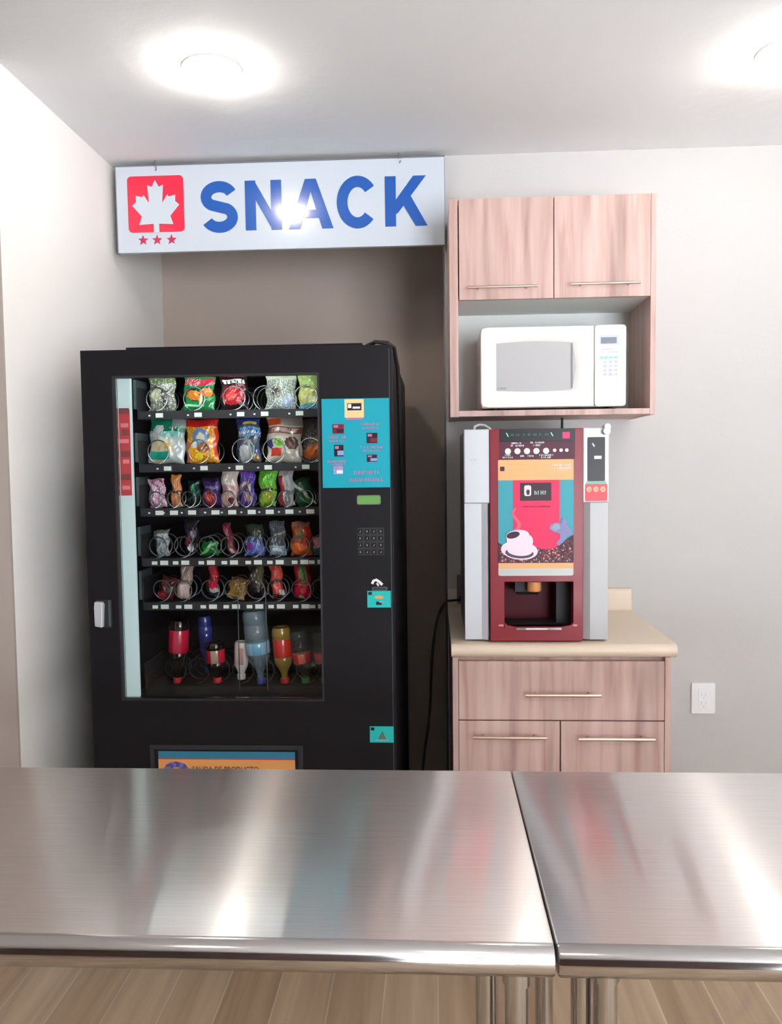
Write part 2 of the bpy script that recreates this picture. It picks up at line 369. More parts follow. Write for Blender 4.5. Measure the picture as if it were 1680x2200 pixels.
# ------------------------------------------------------------------ sign
def make_sign():
    Y = 3.135
    t = thing('hanging_sign', (-0.58, Y, 2.308), 'white rectangular sign reading SNACK with a red maple leaf square', 'sign')
    MB().box(-1.213, 0.0515, Y, Y + 0.022, 2.309, 2.634).build('sign_panel', SIGNW, t, bevel=0.0015)
    MB().box(-1.215, 0.0530, Y + 0.001, Y + 0.024, 2.634, 2.640).box(-1.2165, -1.213, Y + .001, Y + 0.024, 2.309, 2.640).box(.0515, .053, Y + .001, Y + 0.024, 2.309, 2.640).build('sign_frame', SIGNE, t)
    y0 = Y - 0.003
    T, B = 2.567, 2.382; st = 0.041
    def letter(name, fn):
        m = MB(); fn(m); m.build(name, BLUE, t)
    def S(m):
        x0, x1, z0, z1 = -0.8826, -0.7402, B - 0.006, T + 0.002
        cx = (x0 + x1) / 2; rx = (x1 - x0 - st) / 2; h = z1 - z0; ry = (h - st) / 4; zt = z1 - st / 2 - ry; zb = z0 + st / 2 + ry
        p = [(cx + rx * math.cos(math.radians(a)), zt + ry * math.sin(math.radians(a))) for a in range(22, 232, 8)]
        q = [(cx + rx * math.cos(math.radians(a)), zb + ry * math.sin(math.radians(a))) for a in range(52, -160, -8)]
        ribbon(m, p + q, st, y0, Y)
    def N(m):
        x0, x1 = -0.7105, -0.5701
        m.box(x0, x0 + st, y0, Y, B, T); m.box(x1 - st, x1, y0, Y, B, T)
        m.prism([(x0 + st * 0.9, T), (x0, T), (x1 - st * 0.9, B), (x1, B)], y0 - 0.0003, Y)
    def A(m):
        x0, x1 = -0.543, -0.3723; c = (x0 + x1) / 2; tw = 0.021
        m.prism([(x0, B), (x0 + st * 1.05, B), (c + 0.005, T - 0.03), (c + 0.004, T), (c - tw, T)], y0, Y)
        m.prism([(x1 - st * 1.05, B), (x1, B), (c + tw, T), (c - 0.004, T), (c - 0.005, T - 0.03)], y0 - 0.0002, Y)
        m.box(x0 + 0.042, x1 - 0.042, y0 + 0.0002, Y, B + 0.040, B + 0.070)
    def C(m):
        x0, x1, z0, z1 = -0.362, -0.2035, B - 0.004, T + 0.006
        cx = (x0 + x1) / 2 + .004; rx = (x1 - x0 - st) / 2; ry = (z1 - z0 - st) / 2; cz = (z0 + z1) / 2
        ribbon(m, [(cx + rx * math.cos(math.radians(a)), cz + ry * math.sin(math.radians(a))) for a in range(38, 323, 7)], st, y0, Y)
    def K(m):
        x0, x1 = -0.1736, -0.0144
        m.box(x0, x0 + st, y0, Y, B, T)
        m.prism([(x0 + st, B + 0.045), (x0 + st + 0.01, B + 0.052), (x1 - 0.004, T), (x1 - 0.052, T), (x0 + st, B + 0.098)], y0, Y)
        m.prism([(x0 + st + 0.022, B + 0.088), (x1 - 0.044, B), (x1 + 0.001, B), (x0 + st + 0.05, B + 0.122)], y0 - 0.0002, Y)
    for n, f in (('letter_s', S), ('letter_n', N), ('letter_a', A), ('letter_c', C), ('letter_k', K)): letter(n, f)
    # red square emblem with leaf and open stem
    X0, X1, Z0, Z1 = -1.168, -0.949, 2.385, 2.596
    m = MB(); cx = (X0 + X1) / 2
    g = 0.012
    left = [(cx - g, Z0), (cx - g, Z0 + 0.03), (cx - g, Z1), ] + [(X0 + 0.015 + 0.015 * math.cos(math.radians(a)), Z1 - 0.015 + 0.015 * math.sin(math.radians(a))) for a in (90, 120, 150, 180)] + [(X0 + 0.015 + 0.015 * math.cos(math.radians(a)), Z0 + 0.015 + 0.015 * math.sin(math.radians(a))) for a in (180, 210, 240, 270)]
    right = [(2 * cx - x, z) for x, z in left][::-1]
    m.prism(left, y0, Y); m.prism(right, y0, Y); m.box(cx - g, cx + g, y0, Y, Z0 + 0.03, Z1)
    em = m.build('emblem_square', SRED, t)
    k = (X1 - X0) / 282.0
    half = [(0, 180), (18, 214), (40, 204), (33, 292), (60, 250), (66, 262), (100, 254), (98, 284), (119, 302), (72, 355), (86, 396), (14, 392), (14, 436)]
    pts = [(cx - dx * k, Z1 - (y - 160) * k) for dx, y in half][::-1]
    pts = pts[:-1]      # left half without tip, bottom to top
    full = [(cx + dx * k, Z1 - (y - 160) * k) for dx, y in half]
    outl = full + [(2 * cx - x, z) for x, z in full[1:]][::-1]
    lf = MB()
    lf.prism(outl[::-1], y0 - 0.0016, y0 - 0.0002)
    lf.build('maple_leaf', SIGNW, em)
    for sx in (-1.1133, -1.0582, -1.0014):
        s = MB(); P = []
        for i in range(10):
            r = 0.020 if i % 2 == 0 else 0.0085
            a = math.radians(90 + 36 * i); P.append((sx + r * math.cos(a), 2.3550 + r * math.sin(a)))
        s.prism(P, y0, Y); s.build('star', mat('star_red', rgb(190, 40, 80), rough=0.3) if 'star_red' not in bpy.data.materials else bpy.data.materials['star_red'], t)
    for hx in (-1.0575, -0.1196):
        h = MB(); h.tube([(hx, Y + 0.004, ZC), (hx, Y - 0.004, 2.648), (hx + 0.004, Y - 0.006, 2.636), (hx + 0.006, Y - 0.005, 2.622), (hx + 0.002, Y - 0.001, 2.616)], 0.0028, 8)
        h.build('hook', CHROME, t, smooth=True)
    t.rotation_euler = (math.radians(1.0), 0, 0)
make_sign()

# ------------------------------------------------------------------ printed packs
def paint(layers, u, v):
    c = (0.5, 0.5, 0.5)
    for L in layers:
        k = L[0]
        if k == 'bg': c = L[1]
        elif k == 'g':      # two-colour split across the height
            if v > L[1]: c = L[2]
        elif k == 'r':
            if L[1] <= u <= L[3] and L[2] <= v <= L[4]: c = L[5]
        elif k == 'e':
            if ((u - L[1]) / L[3]) ** 2 + ((v - L[2]) / L[4]) ** 2 <= 1: c = L[5]
        elif k == 'd':      # diagonal band v = a + b u
            if abs(v - (L[1] + L[2] * u)) < L[3]: c = L[4]
        elif k == 'n':      # pattern flecks
            h = math.sin(u * L[1] * 12.9 + v * L[1] * 7.3 + L[1]) * math.sin(v * L[1] * 9.1 - u * 5.7 * L[1])
            if h > L[2] and (len(L) < 6 or L[4] <= v <= L[5]): c = L[3]
    return c
def C3(r, g, b): return (lin(r), lin(g), lin(b))

def pack_mesh(w_, h_, d_, layers, seed=1, top='crimp', nu=26, nv=34, taper=1.0):
    rnd = random.Random(seed); ph = [rnd.uniform(0, 6.28) for _ in range(6)]
    vs = []; fs = []; cols = []
    def pt(u, v, side):
        bu = max(0.0, 1 - abs(2 * u - 1) ** 2.6); bv = max(0.0, 1 - abs(2 * v - 1) ** 4) if top == 'crimp' else 1 - abs(2 * v - 1) ** 8
        wr = 0.16 * math.sin(9 * u + 5 * v + ph[0]) + 0.14 * math.sin(17 * v - 9 * u + ph[1]) + 0.12 * math.sin(31 * u + ph[2]) * math.sin(23 * v + ph[3])
        th = d_ / 2 * bu * bv * (1 + wr)
        crimp = 0.0012 * math.sin(u * 60) * (1 - bv)
        shrink = 1 - 0.06 * bv
        wt = w_ * (taper + (1 - taper) * v)
        x = (u - 0.5) * wt * shrink + 0.003 * math.sin(12 * v + ph[4]); z = v * h_ + 0.002 * math.sin(8 * u + ph[5])
        return (x, (-th if side == 0 else th) + crimp - (0.0004 if side == 0 else -0.0004), z)
    for side in (0, 1):
        o = len(vs)
        for j in range(nv + 1):
            for i in range(nu + 1): vs.append(pt(i / nu, j / nv, side))
        for j in range(nv):
            for i in range(nu):
                a = o + j * (nu + 1) + i; q = (a, a + 1, a + nu + 2, a + nu + 1)
                fs.append(q if side == 0 else q[::-1]); cols.append(paint(layers, (i + .5) / nu, (j + .5) / nv))
    n1 = (nu + 1) * (nv + 1)
    ring = [i for i in range(nu + 1)] + [j * (nu + 1) + nu for j in range(1, nv + 1)] + [nv * (nu + 1) + i for i in range(nu - 1, -1, -1)] + [j * (nu + 1) for j in range(nv - 1, 0, -1)]
    for k in range(len(ring)):
        a, b = ring[k], ring[(k + 1) % len(ring)]
        fs.append((b, a, a + n1, b + n1)); cols.append(paint(layers, 0.02, 0.5))
    return vs, fs, cols
def colour_obj(name, vs, fs, cols, m, loc, rot=(0, 0, 0), parent=None):
    me = bpy.data.meshes.new(name); me.from_pydata(vs, [], fs); me.materials.append(m)
    at = me.color_attributes.new('print', 'FLOAT_COLOR', 'CORNER')
    arr = []
    for p, c in zip(me.polygons, cols): arr += list(c + (1.0,)) * p.loop_total
    at.data.foreach_set('color', arr)
    me.polygons.foreach_set('use_smooth', [True] * len(me.polygons)); me.update()
    o = bpy.data.objects.new(name, me); COL.objects.link(o); o.location = loc; o.rotation_euler = rot
    if parent: o.parent = parent
    return o

# shelves of the vending machine (front rail top) and depth of their front row
TZ = [1.659, 1.487, 1.342, 1.178, 1.034, 0.752]
YP = 2.655
def bag(name, label, cat, row, x, w_, h_, layers, d_=0.035, tilt=0, dy=0, seed=1, lean=-4, group=None, dz=0, top='crimp', taper=1.0):
    vs, fs, cols = pack_mesh(w_, h_, d_, layers, seed, top, taper=taper)
    o = colour_obj(name, vs, fs, cols, FILM, (x, YP + dy, TZ[row] + 0.002 + dz), (math.radians(lean), math.radians(tilt), 0))
    return tag(o, label, cat, group or 'snacks in the vending machine')

G = 'snacks in the vending machine'
w0 = C3(232, 234, 232)
# row 1
bag('snack_bag', 'silver and olive snack bag, leftmost on the top vending shelf', 'snack bag', 0, -0.895, 0.092, 0.119,
    [('bg', C3(128, 128, 112)), ('n', 3.1, .25, C3(176, 176, 160)), ('e', .35, .45, .25, .16, C3(196, 192, 160)), ('r', .55, .1, .75, .6, C3(90, 84, 80)), ('g', .8, C3(120, 140, 84)), ('n', 5.3, .7, w0)], seed=2)
bag('snack_bag', 'green snack bag with red lettering and two orange discs on the top shelf', 'snack bag', 0, -0.770, 0.108, 0.119,
    [('bg', C3(24, 140, 70)), ('e', .36, .44, .3, .17, C3(20, 70, 40)), ('e', .36, .42, .27, .14, C3(232, 132, 46)), ('e', .76, .52, .24, .15, C3(20, 70, 40)), ('e', .76, .50, .21, .12, C3(238, 140, 52)), ('r', .05, .70, .95, .88, C3(214, 50, 80)), ('n', 9.1, .55, C3(240, 190, 190), .70, .88), ('r', .05, .12, .7, .17, C3(180, 232, 190)), ('e', .58, .3, .05, .14, C3(250, 225, 200)), ('g', .9, C3(30, 150, 80))], seed=3)
bag('snack_bag', 'black and red snack bag with white lettering on the top shelf', 'snack bag', 0, -0.655, 0.095, 0.119,
    [('bg', C3(40, 24, 28)), ('e', .5, .42, .42, .28, C3(198, 40, 48)), ('e', .45, .38, .2, .12, C3(232, 84, 80)), ('r', .08, .62, .92, .72, C3(120, 20, 30)), ('r', .1, .74, .92, .86, C3(226, 226, 222)), ('n', 11.3, .55, C3(50, 20, 30), .74, .86)], seed=4)
bag('snack_bag', 'silvery white snack bag in the fourth slot of the top shelf', 'snack bag', 0, -0.498, 0.105, 0.119,
    [('bg', C3(150, 158, 150)), ('n', 4.4, .2, C3(206, 212, 196)), ('e', .35, .5, .22, .2, C3(150, 144, 116)), ('e', .35, .5, .14, .12, C3(90, 86, 80)), ('r', .55, .1, .9, .35, C3(168, 182, 214)), ('g', .82, C3(214, 222, 196)), ('n', 6.7, .7, w0)], seed=5)
bag('snack_bag', 'yellow and pale blue snack bag cut off by the frame on the top shelf', 'snack bag', 0, -0.402, 0.078, 0.119,
    [('bg', C3(216, 216, 120)), ('g', .62, C3(186, 214, 120)), ('r', 0, 0, 1, .16, C3(110, 190, 214)), ('r', .3, .2, .8, .34, C3(244, 236, 190)), ('n', 5.1, .75, w0)], seed=6)
# row 2
bag('snack_bag', 'teal and silver snack bag, leftmost on the second shelf', 'snack bag', 1, -0.885, 0.125, 0.150,
    [('bg', C3(176, 186, 182)), ('g', .72, C3(18, 126, 92)), ('e', .28, .72, .16, .14, C3(200, 206, 204)), ('r', .36, .58, .95, .7, C3(120, 196, 182)), ('n', 13., .6, w0, .58, .80), ('e', .35, .3, .34, .27, C3(206, 190, 156)), ('r', .05, .08, .62, .26, C3(26, 160, 138)), ('e', .5, .38, .08, .07, C3(226, 176, 80)), ('r', .6, .8, 1, 1, C3(150, 162, 160))], seed=7, tilt=2)
bag('snack_bag', 'bright yellow and orange snack bag in the middle left of the second shelf', 'snack bag', 1, -0.765, 0.112, 0.146,
    [('bg', C3(236, 140, 30)), ('n', 4.1, .2, C3(240, 204, 50)), ('g', .82, C3(206, 36, 34)), ('e', .46, .6, .26, .2, C3(110, 140, 190)), ('e', .46, .6, .12, .1, C3(190, 196, 160)), ('e', .3, .42, .1, .08, w0), ('e', .6, .36, .18, .12, C3(140, 84, 50)), ('e', .42, .16, .12, .08, C3(242, 214, 60)), ('r', 0, 0, .12, .5, C3(196, 110, 80)), ('r', .9, .1, 1, .8, C3(214, 60, 30))], seed=8)
bag('snack_bag', 'blue and silver snack bag, narrow, on the second shelf', 'snack bag', 1, -0.609, 0.080, 0.148,
    [('bg', C3(70, 84, 96)), ('r', 0, .58, 1, .8, C3(110, 170, 214)), ('r', .05, .66, .95, .72, w0), ('n', 8.7, .6, C3(60, 80, 150)), ('g', .84, C3(40, 56, 130)), ('r', .3, .84, .9, .92, C3(196, 190, 80)), ('e', .35, .2, .26, .2, C3(180, 184, 184)), ('r', .52, .05, .66, .5, C3(150, 156, 150)), ('e', .8, .1, .14, .08, C3(150, 110, 60))], seed=9)
bag('snack_bag', 'white and brown snack bag with an orange band on the second shelf', 'snack bag', 1, -0.492, 0.122, 0.152,
    [('bg', C3(214, 206, 190)), ('r', 0, .62, 1, .76, C3(150, 96, 76)), ('r', .08, .66, .9, .73, C3(214, 190, 180)), ('n', 12.3, .6, C3(140, 90, 76), .64, .76), ('r', 0, .78, .4, .94, C3(206, 84, 40)), ('r', .4, .78, 1, 1, C3(168, 160, 150)), ('e', .38, .42, .14, .09, C3(120, 190, 40)), ('r', .12, .12, .42, .28, C3(206, 60, 44)), ('e', .74, .42, .2, .14, C3(96, 66, 60)), ('e', .1, .4, .1, .1, C3(60, 60, 110))], seed=10, tilt=2)
bag('snack_bag', 'transparent grey snack bag with orange content at the second shelf end', 'snack bag', 1, -0.388, 0.100, 0.145,
    [('bg', C3(96, 96, 92)), ('n', 3.7, .4, C3(140, 140, 136)), ('e', .5, .22, .42, .17, C3(226, 112, 50)), ('e', .6, .45, .2, .12, C3(170, 130, 100)), ('g', .7, C3(110, 112, 110))], seed=11, dy=0.02)
# row 3
bag('snack_wrapper', 'crumpled pink and white wrapper, leftmost on the third shelf', 'snack', 2, -0.918, 0.058, 0.096,
    [('bg', C3(206, 150, 180)), ('g', .84, C3(226, 110, 160)), ('n', 5.5, .1, C3(240, 226, 234)), ('n', 8.1, .55, C3(110, 40, 80)), ('r', 0, 0, 1, .08, C3(236, 160, 200))], d_=.03, seed=12, tilt=-4)
bag('snack_bar', 'slim peach orange wrapped bar on the third shelf', 'snack', 2, -0.857, 0.035, 0.108,
    [('bg', C3(214, 134, 76)), ('g', .8, C3(226, 140, 50)), ('n', 7.7, .5, C3(196, 156, 120)), ('r', 0, .45, 1, .5, C3(90, 60, 40))], d_=.022, seed=13)
bag('snack_wrapper', 'dark green wrapper sunk in the third slot of the third shelf', 'snack', 2, -0.806, 0.046, 0.088,
    [('bg', C3(24, 54, 46)), ('r', .45, .4, .62, .9, C3(30, 140, 96)), ('d', .2, .4, .05, C3(60, 84, 80))], d_=.028, seed=14, dy=0.03)
bag('snack_wrapper', 'purple wrapper with a red disc on the third shelf', 'snack', 2, -0.738, 0.060, 0.096,
    [('bg', C3(60, 34, 96)), ('e', .45, .32, .32, .26, C3(170, 50, 56)), ('e', .42, .3, .16, .13, C3(206, 90, 80)), ('r', .1, .62, .9, .7, C3(110, 90, 150)), ('g', .84, C3(40, 26, 70))], d_=.03, seed=15)
bag('snack_bag', 'tall beige and rose snack bag in the centre of the third shelf', 'snack', 2, -0.676, 0.058, 0.126,
    [('bg', C3(176, 140, 134)), ('g', .6, C3(206, 196, 182)), ('n', 4.9, .4, C3(214, 190, 184)), ('e', .7, .15, .2, .1, C3(110, 40, 50)), ('r', .3, .55, .7, .62, C3(226, 214, 206))], d_=.026, seed=16)
bag('snack_bag', 'violet snack bag with brown picture on the third shelf', 'snack', 2, -0.618, 0.054, 0.124,
    [('bg', C3(76, 54, 140)), ('r', .1, .76, .9, .92, C3(120, 70, 190)), ('e', .5, .5, .34, .16, C3(150, 120, 100)), ('e', .5, .46, .18, .1, C3(40, 36, 70)), ('e', .55, .22, .26, .1, C3(150, 110, 90)), ('n', 9.9, .7, C3(150, 140, 196))], d_=.026, seed=17)
bag('snack_bag', 'lime green snack bag on the third shelf', 'snack', 2, -0.548, 0.066, 0.126,
    [('bg', C3(110, 170, 36)), ('g', .55, C3(84, 190, 40)), ('n', 5.2, .5, C3(150, 214, 70)), ('e', .55, .24, .3, .17, C3(170, 180, 50)), ('r', 0, .4, 1, .46, C3(40, 70, 30))], d_=.03, seed=18, taper=.8)
bag('snack_bag', 'white and red striped snack bag on the third shelf', 'snack', 2, -0.484, 0.052, 0.126,
    [('bg', C3(196, 200, 198)), ('r', 0, 0, .34, .8, C3(168, 40, 60)), ('g', .82, C3(180, 170, 170)), ('r', .45, .3, 1, .4, C3(130, 140, 140)), ('e', .6, .2, .2, .12, C3(130, 136, 130))], d_=.024, seed=19, tilt=-2)
bag('snack_wrapper', 'dark green wrapper with a pale slash, rightmost full slot of the third shelf', 'snack', 2, -0.418, 0.060, 0.094,
    [('bg', C3(20, 84, 54)), ('d', .95, -.9, .09, C3(206, 222, 206)), ('d', .6, -.9, .05, C3(60, 150, 90)), ('e', .75, .15, .18, .1, C3(110, 170, 60))], d_=.026, seed=20, tilt=-14)
# row 4
bag('snack_cup', 'pale grey twisted foil pack, leftmost on the fourth shelf', 'snack', 3, -0.905, 0.056, 0.088,
    [('bg', C3(156, 168, 168)), ('n', 5.9, .5, C3(190, 200, 200)), ('g', .86, C3(110, 116, 112)), ('n', 13, .8, C3(80, 84, 84))], d_=.034, seed=21, tilt=-5, taper=.72)
bag('snack_wrapper', 'black wrapper with a small white mark on the fourth shelf', 'snack', 3, -0.815, 0.050, 0.118,
    [('bg', C3(38, 34, 42)), ('e', .5, .2, .24, .08, C3(226, 226, 226)), ('r', .42, .2, .56, .34, C3(232, 232, 232)), ('e', .3, .4, .24, .1, C3(110, 30, 40)), ('r', .2, .5, .8, .7, C3(84, 70, 84))], d_=.03, seed=22, dy=.02)
bag('snack_wrapper', 'small green wrapper on the fourth shelf', 'snack', 3, -0.747, 0.052, 0.050,
    [('bg', C3(30, 116, 50)), ('d', .1, .9, .12, C3(110, 180, 110)), ('r', .45, .5, .6, .95, C3(150, 190, 160))], d_=.026, seed=23, taper=1.3)
bag('snack_stick', 'thin dark red stick leaning on the fourth shelf', 'snack', 3, -0.668, 0.030, 0.112,
    [('bg', C3(104, 26, 48)), ('r', .3, .05, .7, .2, C3(200, 190, 160)), ('r', .2, .5, .5, .9, C3(150, 60, 80))], d_=.02, seed=24, tilt=-13)
bag('snack_wrapper', 'blue and violet wrapper in the middle of the fourth shelf', 'snack', 3, -0.596, 0.058, 0.106,
    [('bg', C3(40, 44, 84)), ('n', 5.7, .1, C3(84, 96, 170)), ('r', 0, 0, 1, .42, C3(76, 90, 170)), ('n', 9.7, .5, C3(150, 196, 206)), ('e', .25, .3, .2, .12, C3(130, 60, 140)), ('g', .6, C3(50, 54, 44))], d_=.03, seed=25, taper=1.2)
bag('snack_wrapper', 'pale blue wrapper with clear top on the fourth shelf', 'snack', 3, -0.520, 0.052, 0.116,
    [('bg', C3(70, 76, 82)), ('r', 0, 0, 1, .3, C3(150, 180, 196)), ('n', 6.3, .4, C3(110, 118, 122)), ('r', .2, .12, .8, .2, C3(206, 218, 222)), ('d', .5, .2, .02, C3(160, 150, 140))], d_=.03, seed=26, taper=1.15)
bag('snack_bag', 'orange snack bag on the fourth shelf', 'snack', 3, -0.440, 0.062, 0.112,
    [('bg', C3(196, 70, 30)), ('r', 0, 0, 1, .36, C3(240, 108, 30)), ('r', .15, .4, .6, .8, C3(150, 110, 40)), ('r', .65, .3, 1, 1, C3(214, 60, 30)), ('g', .86, C3(170, 110, 90))], d_=.03, seed=27, taper=1.2)
bag('snack_wrapper', 'pink and teal wrapper half hidden at the right end of the fourth shelf', 'snack', 3, -0.380, 0.045, 0.060,
    [('bg', C3(60, 110, 120)), ('g', .4, C3(206, 140, 150))], d_=.024, seed=28)
# row 5
bag('snack_wrapper', 'dark red wrapper slumped at the left of the fifth shelf', 'snack', 4, -0.905, 0.060, 0.076,
    [('bg', C3(96, 28, 34)), ('n', 5.3, .3, C3(56, 40, 40)), ('e', .35, .14, .3, .14, C3(176, 40, 50)), ('e', .7, .4, .2, .2, C3(70, 64, 60))], d_=.03, seed=29, tilt=16)
bag('snack_bar', 'tall beige bar with pale foot leaning on the fifth shelf', 'snack', 4, -0.845, 0.046, 0.122,
    [('bg', C3(150, 128, 116)), ('r', 0, 0, 1, .4, C3(214, 190, 180)), ('n', 4.2, .6, C3(180, 160, 146)), ('r', 0, .46, 1, .52, C3(110, 96, 88))], d_=.03, seed=30, tilt=10)
bag('snack_wrapper', 'red and white slim pack on the fifth shelf', 'snack', 4, -0.742, 0.034, 0.110,
    [('bg', C3(150, 30, 44)), ('r', 0, .18, 1, .46, C3(214, 26, 60)), ('r', 0, .1, 1, .2, C3(190, 200, 196)), ('r', 0, 0, 1, .1, C3(40, 60, 50)), ('e', .5, .72, .4, .2, C3(190, 44, 50)), ('r', .3, .9, .7, 1, C3(170, 170, 170))], d_=.026, seed=31, dz=.01, dy=.01)
bag('snack_wrapper', 'golden wrapper spreading at the foot on the fifth shelf', 'snack', 4, -0.664, 0.062, 0.072,
    [('bg', C3(140, 104, 50)), ('r', 0, 0, 1, .2, C3(180, 150, 84)), ('n', 6.9, .4, C3(176, 136, 66)), ('g', .8, C3(100, 70, 44))], d_=.03, seed=32, tilt=12)
bag('snack_wrapper', 'dark olive wrapper in the middle of the fifth shelf', 'snack', 4, -0.590, 0.058, 0.112,
    [('bg', C3(50, 42, 36)), ('e', .7, .7, .26, .3, C3(84, 84, 50)), ('r', 0, .0, 1, .3, C3(34, 30, 30))], d_=.03, seed=33, tilt=-6, dy=.02)
bag('snack_wrapper', 'coral red wrapper with dark waist on the fifth shelf', 'snack', 4, -0.520, 0.042, 0.116,
    [('bg', C3(206, 70, 60)), ('r', 0, .45, 1, .52, C3(70, 50, 40)), ('r', 0, 0, 1, .14, C3(50, 44, 40)), ('n', 6.1, .5, C3(226, 110, 96)), ('r', .6, .1, 1, .24, C3(226, 220, 214))], d_=.028, seed=34, tilt=-5)
bag('snack_bag', 'red snack bag with a green oval on the fifth shelf', 'snack', 4, -0.438, 0.056, 0.124,
    [('bg', C3(190, 34, 44)), ('e', .55, .68, .26, .26, C3(96, 140, 60)), ('e', .62, .62, .1, .14, C3(60, 110, 50)), ('r', 0, .0, 1, .3, C3(206, 20, 54)), ('e', .4, .02, .2, .06, C3(226, 214, 120)), ('r', 0, .34, 1, .38, C3(230, 110, 90))], d_=.028, seed=35)
# row 6 : bottles standing on their caps
def bottle(label, x, rad, h_, body, lab, lab0, lab1, cap, tilt=0, dy=0, clear=False, dz=0, labmid=None, neck=0.30):
    t = thing('drink_bottle', (x, YP + dy - 0.005, TZ[5] + 0.001 + dz), label, 'drink bottle', 'bottles on the bottom shelf')
    t.rotation_euler = (math.radians(3), math.radians(tilt), 0)
    rn = 0.011
    hn = h_ * 0.12; hs = h_ * (0.12 + neck)
    prof = [(rn, 0.018)] + [(rn, hn)]
    for k in range(1, 9):
        a = k / 8; prof.append((rn + (rad - rn) * (0.5 - 0.5 * math.cos(math.pi * a)), hn + (hs - hn) * a))
    prof += [(rad, lab0 * h_ - .002), (rad * .96, lab0 * h_), (rad * .96, lab1 * h_), (rad, lab1 * h_ + .003), (rad, h_ * 0.80), (rad * .93, h_ * .82), (rad, h_ * .84), (rad, h_ * 0.95), (rad * 0.86, h_), (rad * .3, h_ - .004)]
    m = MB(); m.lathe(prof, 24)
    # local build: vertices are already relative to the bottle's base
    def local(mb, name, mt, lbl=None, par=None):
        me = bpy.data.meshes.new(name); me.from_pydata(mb.v, [], mb.f); me.materials.append(mt)
        me.polygons.foreach_set('use_smooth', [True] * len(me.polygons)); me.set_sharp_from_angle(angle=math.radians(40))
        o = bpy.data.objects.new(name, me); COL.objects.link(o); o.parent = t
        if lbl: o['label'] = lbl
        return o
    local(m, 'bottle_body', body)
    l = MB(); l.lathe([(rad * 1.0, lab0 * h_), (rad * 1.01, lab0 * h_ + .001), (rad * 1.01, lab1 * h_ - .001), (rad * 1.0, lab1 * h_)], 24)
    cols = []
    for f in l.f:
        cx = sum(l.v[i][0] for i in f) / len(f); cz = sum(l.v[i][2] for i in f) / len(f)
        c = lab
        if labmid and abs(cx - rad * .15) < rad * 0.42: c = labmid
        cols.append(c)
    colour_obj('bottle_label', l.v, l.f, cols, BTL, (0, 0, 0), parent=t)
    c = MB(); c.lathe([(0.0135, 0), (0.014, 0.002), (0.014, 0.016), (0.013, 0.018)], 24)
    local(c, 'cap', cap)
COLA = mat('cola_in_plastic', rgb(30, 18, 16), rough=0.12, coat=0.6)
WATER = mat('clear_water_plastic', rgb(150, 170, 178), rough=0.08, coat=0.6, alpha=0.38)
JUICE = mat('orange_green_drink', rgb(150, 120, 50), rough=0.15, coat=0.6)
BLUEB = mat('blue_drink', rgb(54, 60, 130), rough=0.2, coat=0.4)
CLEARB = mat('clear_plastic', rgb(90, 96, 92), rough=0.08, coat=0.6, alpha=0.35)
WHITEB = mat('white_bottle', rgb(226, 214, 208), rough=0.3, coat=0.4)
bottle('tall dark cola bottle with large red label, leftmost on the bottom shelf', -0.868, 0.033, 0.215, COLA, C3(206, 26, 60), .50, .86, CAPR, tilt=4, labmid=C3(196, 60, 84))
bottle('deep blue bottle standing back on the bottom shelf', -0.785, 0.024, 0.20, BLUEB, C3(40, 50, 120), .45, .7, CAPB, tilt=-3, dy=0.09, dz=0.012)
bottle('short dark cola bottle with small red label on the bottom shelf', -0.731, 0.031, 0.138, COLA, C3(206, 20, 50), .52, .84, CAPR, tilt=-2, labmid=C3(170, 150, 130))
bottle('white slim bottle standing in the centre of the bottom shelf', -0.650, 0.023, 0.128, WHITEB, C3(232, 220, 214), .42, .86, CAPW, tilt=2, labmid=C3(190, 150, 140), dz=.012)
bottle('large clear water bottle with pale blue label on the bottom shelf', -0.580, 0.040, 0.250, WATER, C3(150, 190, 214), .42, .58, CAPB, tilt=-4, dy=-.01, labmid=C3(110, 170, 196))
bottle('orange and green juice bottle with red label on the bottom shelf', -0.502, 0.031, 0.190, JUICE, C3(214, 50, 34), .48, .80, CAPR, tilt=-3, labmid=C3(206, 60, 60))
bottle('clear green capped bottle with red label tilted on the bottom shelf', -0.431, 0.031, 0.180, CLEARB, C3(210, 50, 50), .40, .58, CAPG, tilt=-8, labmid=C3(230, 110, 90))
bottle('clear bottle with red label half hidden by the frame on the bottom shelf', -0.366, 0.030, 0.175, CLEARB, C3(200, 60, 60), .42, .60, CAPG, tilt=-4)

